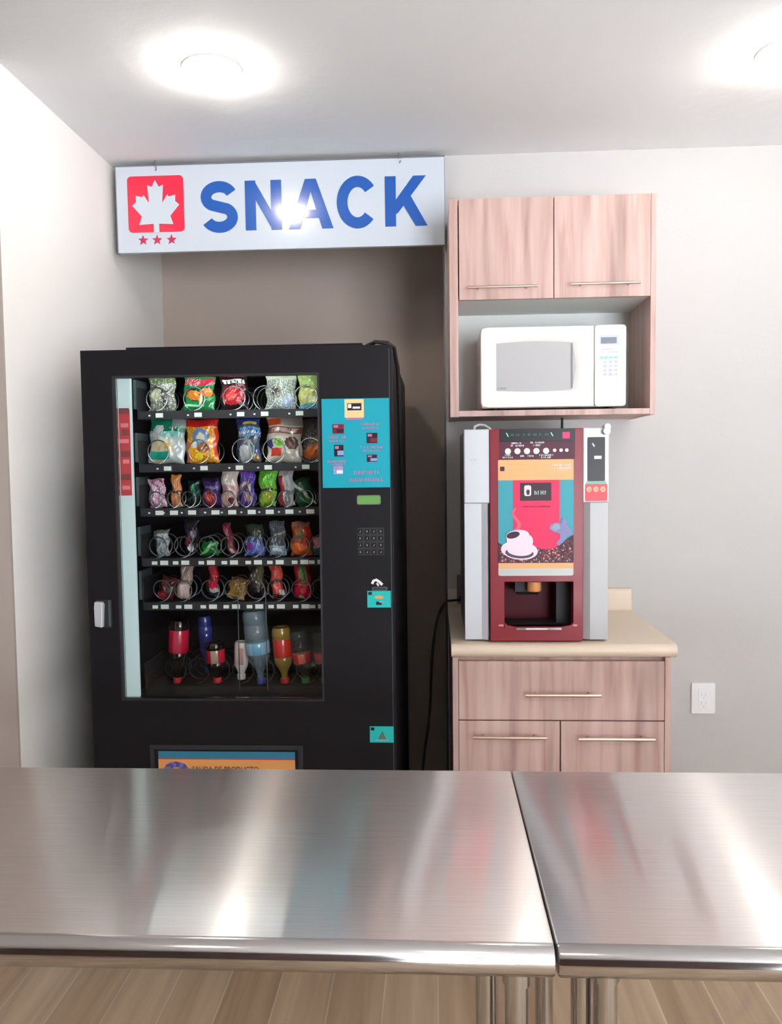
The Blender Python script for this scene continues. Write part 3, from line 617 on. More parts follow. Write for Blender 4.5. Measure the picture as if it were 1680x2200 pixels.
# ------------------------------------------------------------------ vending machine
def vending():
    X0, X1, YF, ZT = -1.054, -0.119, 2.395, 1.829
    t = thing('vending_machine', (-0.587, 3.0, 0), 'tall black vending machine with lit glass front full of snacks and drinks', 'vending machine')
    YD = 2.420   # back of the door
    b = MB()
    b.box(X0 + 0.004, X0 + 0.030, YD, 3.62, 0.06, ZT - 0.004); b.box(X1 - 0.030, X1 - 0.004, YD, 3.62, 0.06, ZT - 0.004)
    b.box(X0 + .03, X1 - .03, YD, 3.62, ZT - 0.034, ZT - 0.004); b.box(X0 + .03, X1 - .03, YD, 3.62, 0.06, 0.10); b.box(X0 + .03, X1 - .03, 3.59, 3.62, 0.10, ZT - 0.034)
    b.box(-0.330, -0.310, YD, 3.59, 0.10, ZT - 0.034)
    b.box(-1.000, -0.225, 2.62, 3.5, ZT - 0.004, ZT + 0.040)
    b.build('cabinet_body', BLACK, t, bevel=0.002)
    i = MB(); i.box(-1.022, -0.332, 3.20, 3.22, 0.70, 1.79); i.box(-1.022, -1.010, YD, 3.2, 0.70, 1.79)
    i.build('inner_liner', BLACKIN, t)
    for fx in (X0 + 0.08, X1 - 0.08):
        for fy in (2.55, 3.5):
            MB().lathe([(0.025, 0.0), (0.025, 0.012), (0.012, 0.016), (0.012, 0.062)], 16, Matrix.Translation((fx, fy, 0))).build('foot', BLACKIN, t)
    door = MB()
    door.frame((X0, X1, 0.10, ZT), (-0.953, -0.341, 0.771, 1.7455), YF, YD)
    dr = door.build('door', BLACK, t, bevel=0.003)
    e = MB().frame((-0.959, -0.335, 0.765, 1.7515), (-0.953, -0.341, 0.771, 1.7455), YF - 0.002, YF - .0002).build('window_gasket', BLACKIN, dr)
    MB().box(-0.952, -0.342, YF + 0.012, YF + 0.017, 0.772, 1.7445).build('glass_pane', GLASS, dr)
    MB().box(-0.128, -0.1265, YF - 0.001, YF - .0001, 0.10, ZT - .01).build('edge_highlight', GREYIN, dr)  # thin grey line stands in for the highlight along the door edge
    # light strip on the inside left of the door
    ls = MB().box(-0.975, -0.9165, 2.430, 2.445, 0.765, 1.76).build('light_panel', STRIP, t, bevel=0.004, label='glowing pale vertical light strip')
    st = MB(); st.box(-0.955, -0.921, 2.4288, 2.4296, 1.392, 1.655, 0)  # red banded strip; emission stands in for panel light coming through
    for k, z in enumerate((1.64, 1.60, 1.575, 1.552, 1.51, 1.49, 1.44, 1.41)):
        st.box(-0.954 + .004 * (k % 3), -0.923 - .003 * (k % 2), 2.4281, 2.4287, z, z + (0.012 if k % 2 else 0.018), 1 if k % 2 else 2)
    st.build('red_strip', [mat('strip_red', rgb(176, 60, 66), rough=.6, emit=.22), mat('strip_pink', rgb(206, 120, 124), rough=.6, emit=.22), mat('strip_brown', rgb(120, 60, 58), rough=.6, emit=.22)], ls)
    tb = MB().tube([(-0.95, 2.47, 1.772), (-0.35, 2.47, 1.772)], 0.008, 12).build('top_fill_tube', TUBE, t, smooth=True)  # unseen tube behind the header, added to brighten the upper rows
    # trays
    coilmesh = {}
    def coil(rad, depth, turns):
        key = (rad, depth, turns)
        if key not in coilmesh:
            m = MB(); n = int(turns * 22)
            m.tube([(rad * math.sin(2 * math.pi * turns * k / n), depth * k / n, rad - rad * math.cos(2 * math.pi * turns * k / n)) for k in range(n + 1)], 0.0022, 6)
            me = bpy.data.meshes.new('spiral_coil'); me.from_pydata(m.v, [], m.f); me.materials.append(WIRE)
            me.polygons.foreach_set('use_smooth', [True] * len(me.polygons)); coilmesh[key] = me
        return coilmesh[key]
    def shaded_coil(rad):
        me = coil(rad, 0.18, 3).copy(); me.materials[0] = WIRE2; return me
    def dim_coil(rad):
        me = coil(rad, 0.18, 3).copy(); me.materials[0] = BLACKIN; return me  # near-black wire stands in for the lack of light at the bottom
    rows = [
        (1.647, [-.905, -.780, -.648, -.548, -.412], [-.884, -.757, -.618, -.540, -.427], 0.040, False),
        (1.475, [-.905, -.768, -.622, -.520, -.400], [-.862, -.742, -.626, -.532, -.410], 0.040, False),
        (1.331, [-.918, -.857, -.806, -.738, -.676, -.618, -.548, -.484, -.418], [-.893, -.845, -.785, -.708, -.653, -.589, -.530, -.466, -.398], 0.027, False),
        (1.167, [-.915, -.830, -.747, -.674, -.596, -.520, -.440, -.375], [-.882, -.812, -.727, -.651, -.572, -.501, -.420, -.364], 0.034, True),
        (1.022, [-.905, -.835, -.742, -.664, -.590, -.520, -.438, -.375], [-.884, -.806, -.724, -.648, -.571, -.500, -.419, -.364], 0.034, True),
        (0.740, [-.880, -.800, -.731, -.650, -.580, -.502, -.431, -.372], [], 0.040, False)]
    for ri, (z, cxs, tgs, rad, two) in enumerate(rows):
        m = MB(); m.box(-0.956, -0.345, 2.60, 3.18, z + 0.0055, z + 0.0085); m.box(-0.956, -0.345, 2.592, 2.600, z - 0.014, z + 0.0125)
        m.box(-0.960, -0.956, 2.60, 3.18, z - 0.014, z + 0.09); m.box(-0.345, -0.341, 2.60, 3.18, z - 0.014, z + 0.05)
        tr = m.build('tray', [BLACKIN], t)
        if ri < 5:
            s = MB().box(-0.972, -0.962, 2.60, 2.70, z + 0.02, z + 0.115).build('rack_bracket', GREYIN, tr)
        for tx in tgs:
            wd = 0.026 if ri in (2,) else (0.026 if ri > 2 else 0.024)
            g = MB(); g.box(tx - wd / 2, tx + wd / 2, 2.5896, 2.5916, z - 0.009, z + 0.005)
            x2 = tx - wd / 2 - 0.024
            if two: g.box(x2 - 0.004, x2 + 0.014, 2.5896, 2.5916, z - 0.008, z + 0.003)
            else: g.box(x2, x2 + 0.006, 2.5896, 2.5916, z - 0.005, z)
            g.build('price_tag', TAGM, tr)
        cm = coil(rad, 0.24, 4) if ri < 3 else (shaded_coil(rad) if ri < 5 else dim_coil(rad))
        base = None
        for cx in cxs:
            if base is None:
                o = bpy.data.objects.new('spiral_coil', cm); base = o
            else: o = base.copy()
            COL.objects.link(o); o.parent = tr; o.location = Vector((cx, 2.600 if ri != 5 else 2.640, z + 0.0115)) - parent_origin(tr)
    for rx in (-0.640, -0.548):
        MB().tube([(rx, 2.585, 0.745), (rx, 2.585, 1.06 if rx < -.6 else 1.07)], 0.0018, 6).build('divider_rod', GREYIN, t)
    bm = MB(); bm.box(-1.0, -.335, 2.475, 3.19, 0.70, 0.724); bm.build('product_chute', BLACKIN, t)
    # instruction sticker
    y1 = YF - 0.0002
    s = MB().box(-0.3285, -0.1285, YF - 0.0014, y1, 1.410, 1.673).build('instruction_sticker', TEAL, dr, label='teal printed instruction sticker')
    yy0, yy1 = YF - 0.0022, YF - 0.0015
    SM = [CREAM, DARK, WHITE, PINK, LILAC, DRED]
    a = MB().box(-0.2602, -0.203, yy0, yy1, 1.6167, 1.671, 0).box(-0.252, -0.210, yy0 - .0004, yy0, 1.638, 1.659, 1).box(-0.250, -0.240, yy0 - .0008, yy0 - .0004, 1.645, 1.657, 2).box(-0.236, -0.214, yy0 - .0008, yy0 - .0004, 1.643, 1.649, 2)
    a.build('sticker_logo', SM, s); MB().box(-0.256, -0.206, yy0, yy1, 1.611, 1.6160, 3).build('sticker_underline', SM[:4], s)
    for (x, z, w2, h2, k1, k2) in ((-.297, 1.570, .034, .028, 5, 1), (-.293, 1.503, .028, .034, 1, 4), (-.296, 1.450, .028, .024, 4, 2), (-.196, 1.541, .032, .030, 1, 5), (-.196, 1.486, .030, .021, 1, 4)):
        a = MB().box(x, x + w2, yy0, yy1, z, z + h2, k1).box(x + w2 * .35, x + w2, yy0 - .0004, yy0, z + h2 * .1, z + h2 * .5, k2).box(x + w2 * .1, x + w2 * .5, yy0 - .0004, yy0, z + h2 * .65, z + h2 * .9, 3)
        a.build('sticker_picture', SM, s)
    R = random.Random(5)
    for (x0, x1, z, h2) in ((-.312, -.256, 1.556, .008), (-.306, -.262, 1.546, .006), (-.314, -.258, 1.485, .007), (-.304, -.262, 1.476, .006), (-.212, -.156, 1.594, .007), (-.208, -.160, 1.583, .006), (-.214, -.150, 1.526, .007), (-.208, -.156, 1.516, .006), (-.240, -.156, 1.450, .010), (-.250, -.144, 1.428, .010)):
        a = MB(); scribble(a, x0, x1, z, h2, yy0, yy1, 0, R); a.build('sticker_lettering', PINK, s)
    MB().prism(rrect(-0.2275, -0.1565, 1.359, 1.387, .006), YF - 0.003, y1).build('display_bezel', mat('display_bezel_grey', rgb(120, 112, 120), rough=.4), dr)
    MB().prism(rrect(-0.225, -0.159, 1.3615, 1.3845, .005), YF - 0.0040, YF - .0031).build('display', LCD, dr)
    kp = MB().prism(rrect(-0.228, -0.148, 1.208, 1.290, .004), YF - 0.0015, y1).build('keypad', BLACKIN, dr)
    nums = '1 2 3 A 4 5 6 B 7 8 9 C * 0 # D'.split()
    kt = mat('keypad_print', rgb(150, 146, 150), rough=.5, spec=0.25)
    for r in range(4):
        for c in range(4):
            kx = -0.2195 + c * 0.0205; kz = 1.2795 - r * 0.0205
            k = MB(); k.prism(rrect(kx - .007, kx + .007, kz - .0065, kz + .0065, .0015, 2), YF - 0.0032, YF - .0016); k.build('key', BLACK, kp)
            l = MB(); l.box(kx - .002, kx + .002, YF - .0037, YF - .0033, kz - .0028, kz - .0012); l.box(kx + .0005, kx + .002, YF - .0037, YF - .0033, kz - .0012, kz + .003)
            if (r + c) % 2: l.box(kx - .002, kx - .0008, YF - .0037, YF - .0033, kz - .001, kz + .003)
            l.build('key_print', kt, kp)
    co = MB()
    ribbon(co, [(-.1855, 1.122), (-.181, 1.131), (-.173, 1.134), (-.163, 1.127), (-.155, 1.119)], .008, YF - .003, y1)
    ribbon(co, [(-.172, 1.124), (-.166, 1.116)], .005, YF - .003, y1)
    co.build('coin_sign', WHITE, dr)
    cs = MB().prism(rrect(-0.186, -0.140, 1.1025, 1.1125, .004), YF - 0.004, y1).build('coin_slot', GREYIN, dr)
    MB().prism(rrect(-0.183, -0.143, 1.1045, 1.1105, .002), YF - 0.0045, YF - .0041).build('slot_opening', BLACKIN, cs)
    for (x0, x1, z0, z1) in ((-.2005, -.1300, 1.0505, 1.1005), (-.1985, -.1265, .6392, .6885)):
        s1 = MB().box(x0, x1, YF - .0014, y1, z0, z1).build('turquoise_sticker', TEAL2, dr)
        p = MB(); p.box(x0 + .003, x0 + .014, yy0, yy1, z1 - .012, z1 - .003, 0)
        cx = (x0 + x1) / 2
        if z0 > 1: p.disc(cx, z0 + .031, yy0, yy1, .014, .005, mi=1); p.box(cx - .009, cx + .007, yy0, yy1, z0 + .008, z0 + .018, 0); p.box(cx, cx + .012, yy0 - .0003, yy0, z0 + .015, z0 + .019, 2)
        else: p.prism([(cx - .011, z0 + .010), (cx + .013, z0 + .010), (cx + .002, z0 + .036)], yy0, yy1, 3); p.box(cx - .018, cx + .020, yy0, yy1, z0 + .006, z0 + .010, 2)
        p.build('sticker_drawing', [DARK, ORANGE, LILAC, mat('olive_print', rgb(90, 110, 84))], s1)
    lk = MB().prism(rrect(-1.030, -0.981, 0.991, 1.077, .005), YF - .003, y1).build('lock_plate', BLACKIN, dr)
    MB().prism([(-1.028, .998), (-1.005, .994), (-1.001, 1.064), (-1.006, 1.072), (-1.027, 1.073), (-1.029, 1.055)], YF - .022, YF - .0031).build('lock_handle', SILVER, lk, bevel=.003)
    MB().box(-0.990, -0.984, YF - .006, YF - .0031, .996, 1.075).build('lock_rail', GREYIN, lk)
    # delivery door
    fl = MB().frame((-0.876, -0.403, 0.30, 0.628), (-0.862, -0.418, 0.315, 0.614), YF - .004, YF - .0002).build('delivery_frame', BLACKIN, dr, bevel=.001)
    MB().box(-0.8615, -0.4185, YF - .0020, y1, 0.3155, 0.6135).build('delivery_flap', BLACK, fl)
    pn = MB(); pn.box(-0.850, -0.4275, YF - .0035, YF - .0022, 0.40, 0.586, 0); pn.box(-0.850, -0.4275, YF - .0036, YF - .0022, 0.586, 0.6085, 1); pn.box(-0.850, -0.4275, YF - .0038, YF - .0022, 0.584, 0.587, 2)
    for k in range(7):
        a0 = math.radians(20 + k * 24); pn.disc(-.795 + .027 * math.cos(a0), .548 + .020 * math.sin(a0), YF - .0040 - .0001 * k, YF - .0036, .013, .009, 14, 3 if k % 2 else 4)
    text_into(pn, 'SALIDA DE PRODUCTO', -0.745, 0.545, 0.0175, YF - .0042, YF, 5, width=0.205, bold=.01)
    pn.build('delivery_poster', [ORANGE, mat('band_blue', rgb(40, 120, 150), rough=.5), RED, mat('flower_violet', rgb(84, 76, 140), rough=.5), mat('flower_blue', rgb(110, 110, 180), rough=.5), mat('brown_text', rgb(96, 52, 44), rough=.5)], fl, label='orange poster with blue band and brown lettering')
    # cable lying on the top
    c = MB(); c.tube([(-0.20, 2.50, ZT + .012), (-0.17, 2.46, ZT + .018), (-.135, 2.46, ZT + .014), (-.117, 2.50, ZT + .006), (-.1085, 2.56, 1.78), (-.1085, 2.70, 1.55), (-.1085, 3.0, 1.2)], 0.0065, 10)
    c.build('top_cable', CORD, t, smooth=True)
vending()

# ------------------------------------------------------------------ upper cabinet
def bar_handle(x0, x1, z, yf, parent, r=0.0055):
    m = MB(); y = yf - 0.028
    m.tube([(x0, y, z), (x1, y, z)], r, 14)
    for x in (x0 + .035, x1 - .035): m.tube([(x, y, z), (x, yf - .0002, z)], r * .8, 10)
    m.build('handle', HANDLE, parent, smooth=True)
def upper():
    X0, X1, Z0, Z1, YF, YB = 0.0615, 0.7690, 1.640, 2.391, 2.860, 3.178
    t = thing('wall_cabinet', (0.415, 3.0, Z0), 'pale wood wall cabinet with two doors above an open niche holding a microwave', 'cabinet')
    MB().box(X0, X0 + .030, YF, YB, Z0, Z1).build('side_panel', WOODU, t, bevel=.001)
    MB().box(X1 - .018, X1, YF, YB, Z0, Z1).build('side_panel', WOODU, t, bevel=.001)
    MB().box(X0 + .030, X1 - .018, YF + .002, YB, Z0 + .002, Z0 + .022).build('bottom_panel', WOODU, t, bevel=.001)
    MB().box(X0 + .030, X1 - .018, YF + .02, YB, Z1 - .018, Z1).build('top_panel', WOODU, t)
    MB().box(X0 + .030, X1 - .018, YF + .02, YB, 2.046, 2.062).build('middle_shelf', MEL, t)
    MB().box(X0 + .030, X1 - .018, YB - .008, YB, Z0 + .022, 2.046).build('back_panel', MEL, t)
    for x0, x1, hx0, hx1, hz in ((.0955, .4200, .124, .362, 2.082), (.4230, .7500, .476, .710, 2.0855)):
        d = MB().box(x0, x1, YF - .001, YF + .017, 2.045, 2.3895).build('door', WOODU, t, bevel=.001)
        bar_handle(hx0, hx1, hz, YF - .001, d, .0045)
upper()

def microwave():
    X0, X1, Z0, Z1, YF, YB = 0.169, 0.676, 1.672, 1.955, 2.885, 3.165
    t = thing('microwave_oven', (0.42, 3.0, 1.664), 'white microwave oven with grey window in the open cabinet niche', 'microwave')
    MB().prism(rrect(X0 + .002, X1 - .002, Z0, Z1, .012), YF + .02, YB).build('casing', MWH, t, bevel=.003, seg=2)
    for fx in (X0 + .05, X1 - .05):
        for fy in (YF + .05, YB - .05):
            MB().lathe([(.010, 1.6625), (.012, 1.672)], 14, Matrix.Translation((fx, fy, 0))).build('foot', BLACKIN, t)
    # door with a curved front: grid bulged a little
    xs = .566
    wx0, wx1, wz0, wz1 = .225, .4925, 1.732, 1.8975
    n = 16
    outer = [(X0, Z0), (xs - .001, Z0), (xs - .001, Z1), (X0, Z1)]
    def ring_out():
        P = []
        for k in range(n): P.append((X0 + (xs - .001 - X0) * k / n, Z0))
        for k in range(n): P.append((xs - .001, Z0 + (Z1 - Z0) * k / n))
        for k in range(n): P.append((xs - .001 - (xs - .001 - X0) * k / n, Z1))
        for k in range(n): P.append((X0, Z1 - (Z1 - Z0) * k / n))
        return P
    def win(s, e=0.0):
        P = []
        for k in range(n): u = k / n; P.append((wx0 - e + (wx1 - wx0 + 2 * e) * u, wz0 - e - .004 * math.sin(math.pi * u)))
        for k in range(n): u = k / n; P.append((wx1 + e + .010 * math.sin(math.pi * u) - .004 * abs(2 * u - 1), wz0 - e + (wz1 - wz0 + 2 * e) * u))
        for k in range(n): u = k / n; P.append((wx1 + e - (wx1 - wx0 + 2 * e) * u, wz1 + e + .006 * math.sin(math.pi * u)))
        for k in range(n): u = k / n; P.append((wx0 - e, wz1 + e - (wz1 - wz0 + 2 * e) * u))
        return P
    A = ring_out(); B_ = win(0, .014); Cc = win(0); N = 4 * n
    def rc(x, z):    # rounded outer corners at left only
        r = .014
        for cx, cz, sx, sz in ((X0 + r, Z0 + r, -1, -1), (X0 + r, Z1 - r, -1, 1)):
            if (x - cx) * sx > 0 and (z - cz) * sz > 0:
                d = math.hypot(x - cx, z - cz); return (cx + (x - cx) / d * r, cz + (z - cz) / d * r) if d > r else (x, z)
        return (x, z)
    A = [rc(*p) for p in A]
    vs = [(x, YF + .020, z) for x, z in A] + [(x, YF + .006, z) for x, z in A] + [(x + (.003 if x < .3 else -.003), YF, z + (.003 if z < 1.8 else -.003)) for x, z in A] + [(x, YF, z) for x, z in B_] + [(x, YF + .008, z) for x, z in Cc]
    fs = []
    for q in range(4):
        for k in range(N):
            a = q * N + k; b = q * N + (k + 1) % N; fs.append((a, b, b + N, a + N))
    m = MB(); m.add(vs, fs); m.add([(x, YF + .020, z) for x, z in A], [tuple(range(N - 1, -1, -1))])
    d = m.build('oven_door', MWH, t, smooth=True)
    wm = MB(); wm.prism(Cc, YF + .0075, YF + .012); wm.build('door_window', MWIN, d)
    lg = MB(); R = random.Random(3); scribble(lg, .230, .262, 1.7375, .006, YF + .0068, YF + .0074, 0, R); lg.build('door_mark', MWD, d)
    MB().box(wx1 - .008, wx1 - .001, YF + .0066, YF + .0073, wz0 + .006, wz1 - .004).build('window_edge', MWD, d)
    cp = MB().prism(rrect(xs + .001, X1, Z0, Z1, .012), YF + .002, YF + .020).build('control_panel', MWH, t, bevel=.003)
    yy = YF + .0019
    MB().prism(rrect(.583, .651, 1.886, 1.919, .003), YF + .0005, yy).build('display_surround', mat('light_grey', rgb(186, 190, 196), rough=.4), cp)
    MB().box(.588, .642, YF - .0002, YF + .0004, 1.890, 1.911).build('display', mat('display_grey', rgb(110, 114, 130), rough=.25), cp)
    pg = mat('button_grey', rgb(186, 188, 206), rough=.5); pt = mat('button_teal', rgb(120, 200, 205), rough=.5)
    for r in range(4):
        for c in range(3):
            x = .597 + c * .0185; z = 1.822 - r * .0145
            MB().prism(rrect(x, x + .012, z, z + .009, .002, 2), YF + .0005, yy).build('button', pg, cp)
    for c in range(4):
        MB().prism(rrect(.584 + c * .0165, .596 + c * .0165, 1.838, 1.845, .002, 2), YF + .0005, yy).build('button', pt, cp)
    lb = MB(); scribble(lb, .584, .648, 1.858, .005, YF + .0008, yy, 0, R); scribble(lb, .590, .645, 1.868, .004, YF + .0008, yy, 0, R); lb.build('panel_print', pg, cp)
    MB().prism(rrect(.578, .664, 1.684, 1.735, .004), YF + .0005, yy).build('release_button', MWH, cp, bevel=.0004)
microwave()

# ------------------------------------------------------------------ lower cabinet and worktop
def lower():
    X0, X1, YF, YB = 0.0560, 0.7485, 2.580, 3.178
    t = thing('base_cabinet', (0.40, 2.88, 0), 'pale wood base cabinet with one wide drawer over two doors', 'cabinet')
    MB().box(X0, X0 + .018, YF, YB, 0.0, .8555).build('side_panel', WOODU, t, bevel=.001)
    MB().box(X1 - .018, X1, YF, YB, 0.0, .8555).build('side_panel', WOODU, t, bevel=.001)
    MB().box(X0 + .018, X1 - .018, YF + .02, YB, .08, .8555).box(X0 + .018, X1 - .018, YF + .06, YF + .075, 0, .08).build('carcass', WOODU, t)
    d = MB().box(X0 + .0195, X1 - .0195, YF, YF + .018, .651, .842).build('drawer', WOODU, t, bevel=.001)
    bar_handle(.286, .524, .739, YF, d)
    for x0, x1, h0, h1, hz in ((X0 + .0195, .3985, .120, .354, .601), (.4025, X1 - .0195, .453, .693, .598)):
        q = MB().box(x0, x1, YF, YF + .018, .085, .647).build('door', WOODU, t, bevel=.001)
        bar_handle(h0, h1, hz, YF, q)
    # worktop with rolled front and coved backsplash
    prof = []
    zt, zb, yf = .900, .857, 2.558
    for k in range(9):
        a = math.radians(-90 + 180 * k / 8); prof.append((yf + .0215 - .0215 * math.cos(a), (zt + zb) / 2 + .0215 * math.sin(a)))
    prof += [(3.140, zt), (3.150, .903), (3.156, .912), (3.157, .976), (3.161, .984), (3.167, .987), (3.1785, .987), (3.1785, zb)]
    m = MB(); m.prism_x([(y, z) for y, z in prof][::-1], .0525, .7630)
    tag(m.build('worktop', TOPM, smooth=True), 'cream laminate worktop with rolled front edge and low backsplash', 'worktop')
lower()

# ------------------------------------------------------------------ coffee machine
def coffee():
    X0, X1, YF, YB, Z0, ZT = 0.0985, 0.5560, 2.605, 3.06, 0.9005, 1.586
    t = thing('coffee_machine', (0.327, 2.83, 0.90), 'red and silver coffee vending machine on the cream worktop', 'coffee machine')
    b = MB()
    b.box(X0 + .002, X1 - .002, YF + .16, YB, Z0 + .012, ZT - .006); b.box(X0 + .002, .215, YF + .02, YF + .16, Z0 + .012, ZT - .006); b.box(.450, X1 - .002, YF + .02, YF + .16, Z0 + .012, ZT - .006); b.box(.215, .450, YF + .02, YF + .16, 1.100, ZT - .006)
    b.build('casing', mat('casing_grey', rgb(150, 150, 154), rough=.4, metal=.2), t)
    for fx in (X0 + .04, X1 - .04):
        for fy in (YF + .06, YB - .05): MB().lathe([(.014, Z0 - .0003), (.014, Z0 + .012)], 14, Matrix.Translation((fx, fy, 0))).build('foot', BLACKIN, t)
    zs = 1.349
    # side columns: a raised upper block over a chamfered lower one
    for side in (0, 1):
        if side == 0: xa, xb, xl0, xl1 = X0 - .001, .1815, X0, .1750
        else: xa, xb, xl0, xl1 = .4735, X1 + .001, .4770, X1
        u = MB().box(xa, xb, YF - .006, YF + .03, zs, ZT).build('upper_column', SILVER, t, bevel=.004, label='silver upper column')
        l = MB()
        if side == 0: P = [(xl0, YF + .004), (xl1 - .022, YF + .004), (xl1 - .004, YF - .004), (xl1, YF + .004)]
        else: P = [(xl0, YF + .012), (xl0 + .004, YF + .010), (xl0 + .022, YF + .002), (xl1, YF + .002)]
        n = len(P); vs = [(x, y, Z0 + .006) for x, y in P] + [(P[-1][0], YF + .03, Z0 + .006), (P[0][0], YF + .03, Z0 + .006)]
        vs += [(x, y, zs) for x, y, z in vs]; n = 6
        l.add(vs, [tuple(range(n - 1, -1, -1)), tuple(range(n, 2 * n))] + [(i, (i + 1) % n, n + (i + 1) % n, n + i) for i in range(n)])
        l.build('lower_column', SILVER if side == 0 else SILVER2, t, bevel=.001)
        if side == 0:
            mk = MB(); scribble(mk, .118, .136, 1.487, .0045, YF - .0066, YF - .0061, 0, random.Random(8)); mk.build('column_mark', SILVER2, u)
    # red centre: frame with dispensing niche
    fx0, fx1 = .1790, .4745
    hole = (.2250, .4430, .950, 1.096)
    fr = MB(); fr.frame((fx0, fx1, Z0 + .004, ZT - .001), hole, YF - .012, YF + .03)
    f = fr.build('red_front', REDP, t, bevel=.002)
    nc = MB(); Yb = YF + .15
    nc.box(.205, .2245, YF + .03, Yb, .935, 1.10, 0); nc.box(.4435, .455, YF + .03, Yb, .935, 1.10, 1); nc.box(.205, .455, Yb - .006, Yb, .935, 1.10, 0); nc.box(.205, .455, YF + .0, Yb, .930, .950, 1); nc.box(.205, .455, YF + .03, Yb, 1.0965, 1.105, 1)
    nc.box(.400, .443, YF + .06, Yb - .006, .95, 1.0965, 1)
    nc.build('dispensing_niche', [REDIN, BLACKIN], t)
    dt = MB(); P = [(.2255, .9500)] + [(.236 + .012 * math.cos(math.radians(a)) * 1.0, .962) for a in ()] + [(.260, .942), (.408, .942), (.4425, .9500), (.4425, .965), (.436, .958), (.405, .951), (.262, .951), (.232, .958), (.2255, .965)]
    dt.prism([(.2255, .965), (.2255, .950), (.232, .944), (.262, .9385), (.405, .9385), (.436, .944), (.4425, .950), (.4425, .965), (.436, .957), (.405, .951), (.262, .951), (.232, .957)], YF - .016, YF - .0005)
    d = dt.build('drip_tray_lip', REDP, f)
    MB().box(.262, .405, YF - .0185, YF - .0165, .9425, .9490).build('drip_tray_trim', CHROME, d, label='bright metal trim')
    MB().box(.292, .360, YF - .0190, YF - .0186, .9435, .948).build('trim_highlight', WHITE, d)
    for xx in (.210, .444): MB().disc(xx + .004, .956, YF - .0135, YF - .0122, .009, .0035, 14).build('side_clip', mat('clip_pink', rgb(206, 120, 120), rough=.3) if 'clip_pink' not in bpy.data.materials else bpy.data.materials['clip_pink'], f)
    nz = MB(); nz.box(.262, .352, YF + .035, YF + .10, 1.056, 1.098); nz.prism_x([(YF + .10, 1.056), (YF + .035, 1.056), (YF + .06, 1.044), (YF + .095, 1.044)], .272, .342)
    z = nz.build('nozzle_housing', BLACKIN, t, bevel=.002)
    MB().lathe([(.020, 1.062), (.023, 1.066), (.023, 1.094)], 20, Matrix.Translation((.322, YF + .018, 0))).build('nozzle', mat('brass_nozzle', rgb(206, 140, 84), rough=.35), z, smooth=True)
    # display
    yf = YF - .0122
    ds = MB().box(.2115, .4480, yf - .0030, yf, 1.545, 1.5845).build('display_panel', GLOSSBLK, f, bevel=.0005)
    p = MB(); R = random.Random(12)
    MB().prism(rrect(.409, .431, 1.553, 1.573, .002), yf - .0036, yf - .0031).build('red_digit_light', RLED, ds)
    for x in (.236, .376): MB().prism([(x, 1.562), (x + .004, 1.560), (x - .002, 1.572), (x - .005, 1.573)], yf - .0036, yf - .0031, 0).build('green_light', GLED, ds)
    for k in range(7): scribble(p, .246 + k * .018, .258 + k * .018, 1.563, .007, yf - .0036, yf - .0031, 0, R)
    p.build('display_lettering', mat('dim_green', rgb(50, 90, 60), rough=.4), ds)
    bp_ = MB().box(.2115, .4480, yf - .0020, yf, 1.488, 1.5445).build('button_panel', MAUVE, f)
    BT = mat('cream_button', rgb(236, 220, 210), rough=.35)
    for x in (.237, .267, .297, .3265, .357):
        MB().disc(x, 1.5145, yf - .0045, yf - .0021, .0098).build('button', BT, bp_, bevel=.001)
    for x in (.384, .404, .422):
        MB().disc(x, 1.516, yf - .0045, yf - .0021, .0055).build('button', BT, bp_)
    p = MB()
    for x0, x1, zz in ((.246, .282, 1.5375), (.246, .286, 1.5295), (.308, .350, 1.5385), (.318, .340, 1.530), (.218, .254, 1.4925), (.228, .244, 1.5005), (.276, .318, 1.4965), (.336, .380, 1.4985), (.342, .374, 1.4915)):
        scribble(p, x0, x1, zz, .0055, yf - .0026, yf - .0021, 0, R)
    p.build('button_print', WHITE, bp_)
    # poster (u,v from its lower left corner, in metres on the plate)
    px0, px1, pz0, pz1 = .2055, .4435, 1.1165, 1.4875
    ps = MB().prism(rrect(px0, px1, pz0, pz1, .006), yf - .0016, yf - .0001).build('poster', mat('poster_ground', rgb(186, 186, 182), rough=.35), f, label='printed poster of a steaming coffee cup')
    q = MB(); L = [yf - .0016]
    def lay(fn, mi):
        y1 = L[0]; L[0] -= .00025; fn(L[0], y1 - .00002, mi)
    def rect(a, b, c, d_): return lambda y0, y1, mi: q.box(a, b, y0, y1, c, d_, mi)
    def poly(P): return lambda y0, y1, mi: q.prism(P, y0, y1, mi)
    lay(rect(px0, px1, 1.1400, 1.1580), 0)            # orange foot band
    lay(rect(px0, px1, 1.1580, 1.4225), 1)            # teal
    lay(rect(.2525, .4000, 1.1580, 1.4225), 2)        # pink field
    lay(rect(px0, px1, 1.4225, 1.4870), 0)            # cream head band
    lay(rect(.212, .226, 1.452, 1.466), 4)
    R2 = random.Random(21)
    for x0, x1, zz in ((.238, .300, 1.470), (.238, .300, 1.452), (.340, .372, 1.468), (.238, .436, 1.436)): scribble(q, x0, x1, zz, .004, L[0] - .0002, L[0], 6, R2)
    for x0, x1, zz in ((.378, .432, 1.466), (.384, .430, 1.456)): scribble(q, x0, x1, zz, .007, L[0] - .0002, L[0], 5, R2)
    lay(rect(.2750, .3735, 1.3570, 1.4140), 4)        # dark logo plate
    lay(poly(rrect(.288, .310, 1.372, 1.406, .006, 3)), 5)
    lay(poly([(.296, 1.376), (.304, 1.376), (.306, 1.388), (.300, 1.394), (.294, 1.388)]), 4)
    scribble(q, .320, .364, 1.376, .013, L[0] - .0002, L[0], 3, R2)
    scribble(q, .282, .372, 1.336, .005, L[0] - .0002, L[0], 7, R2)
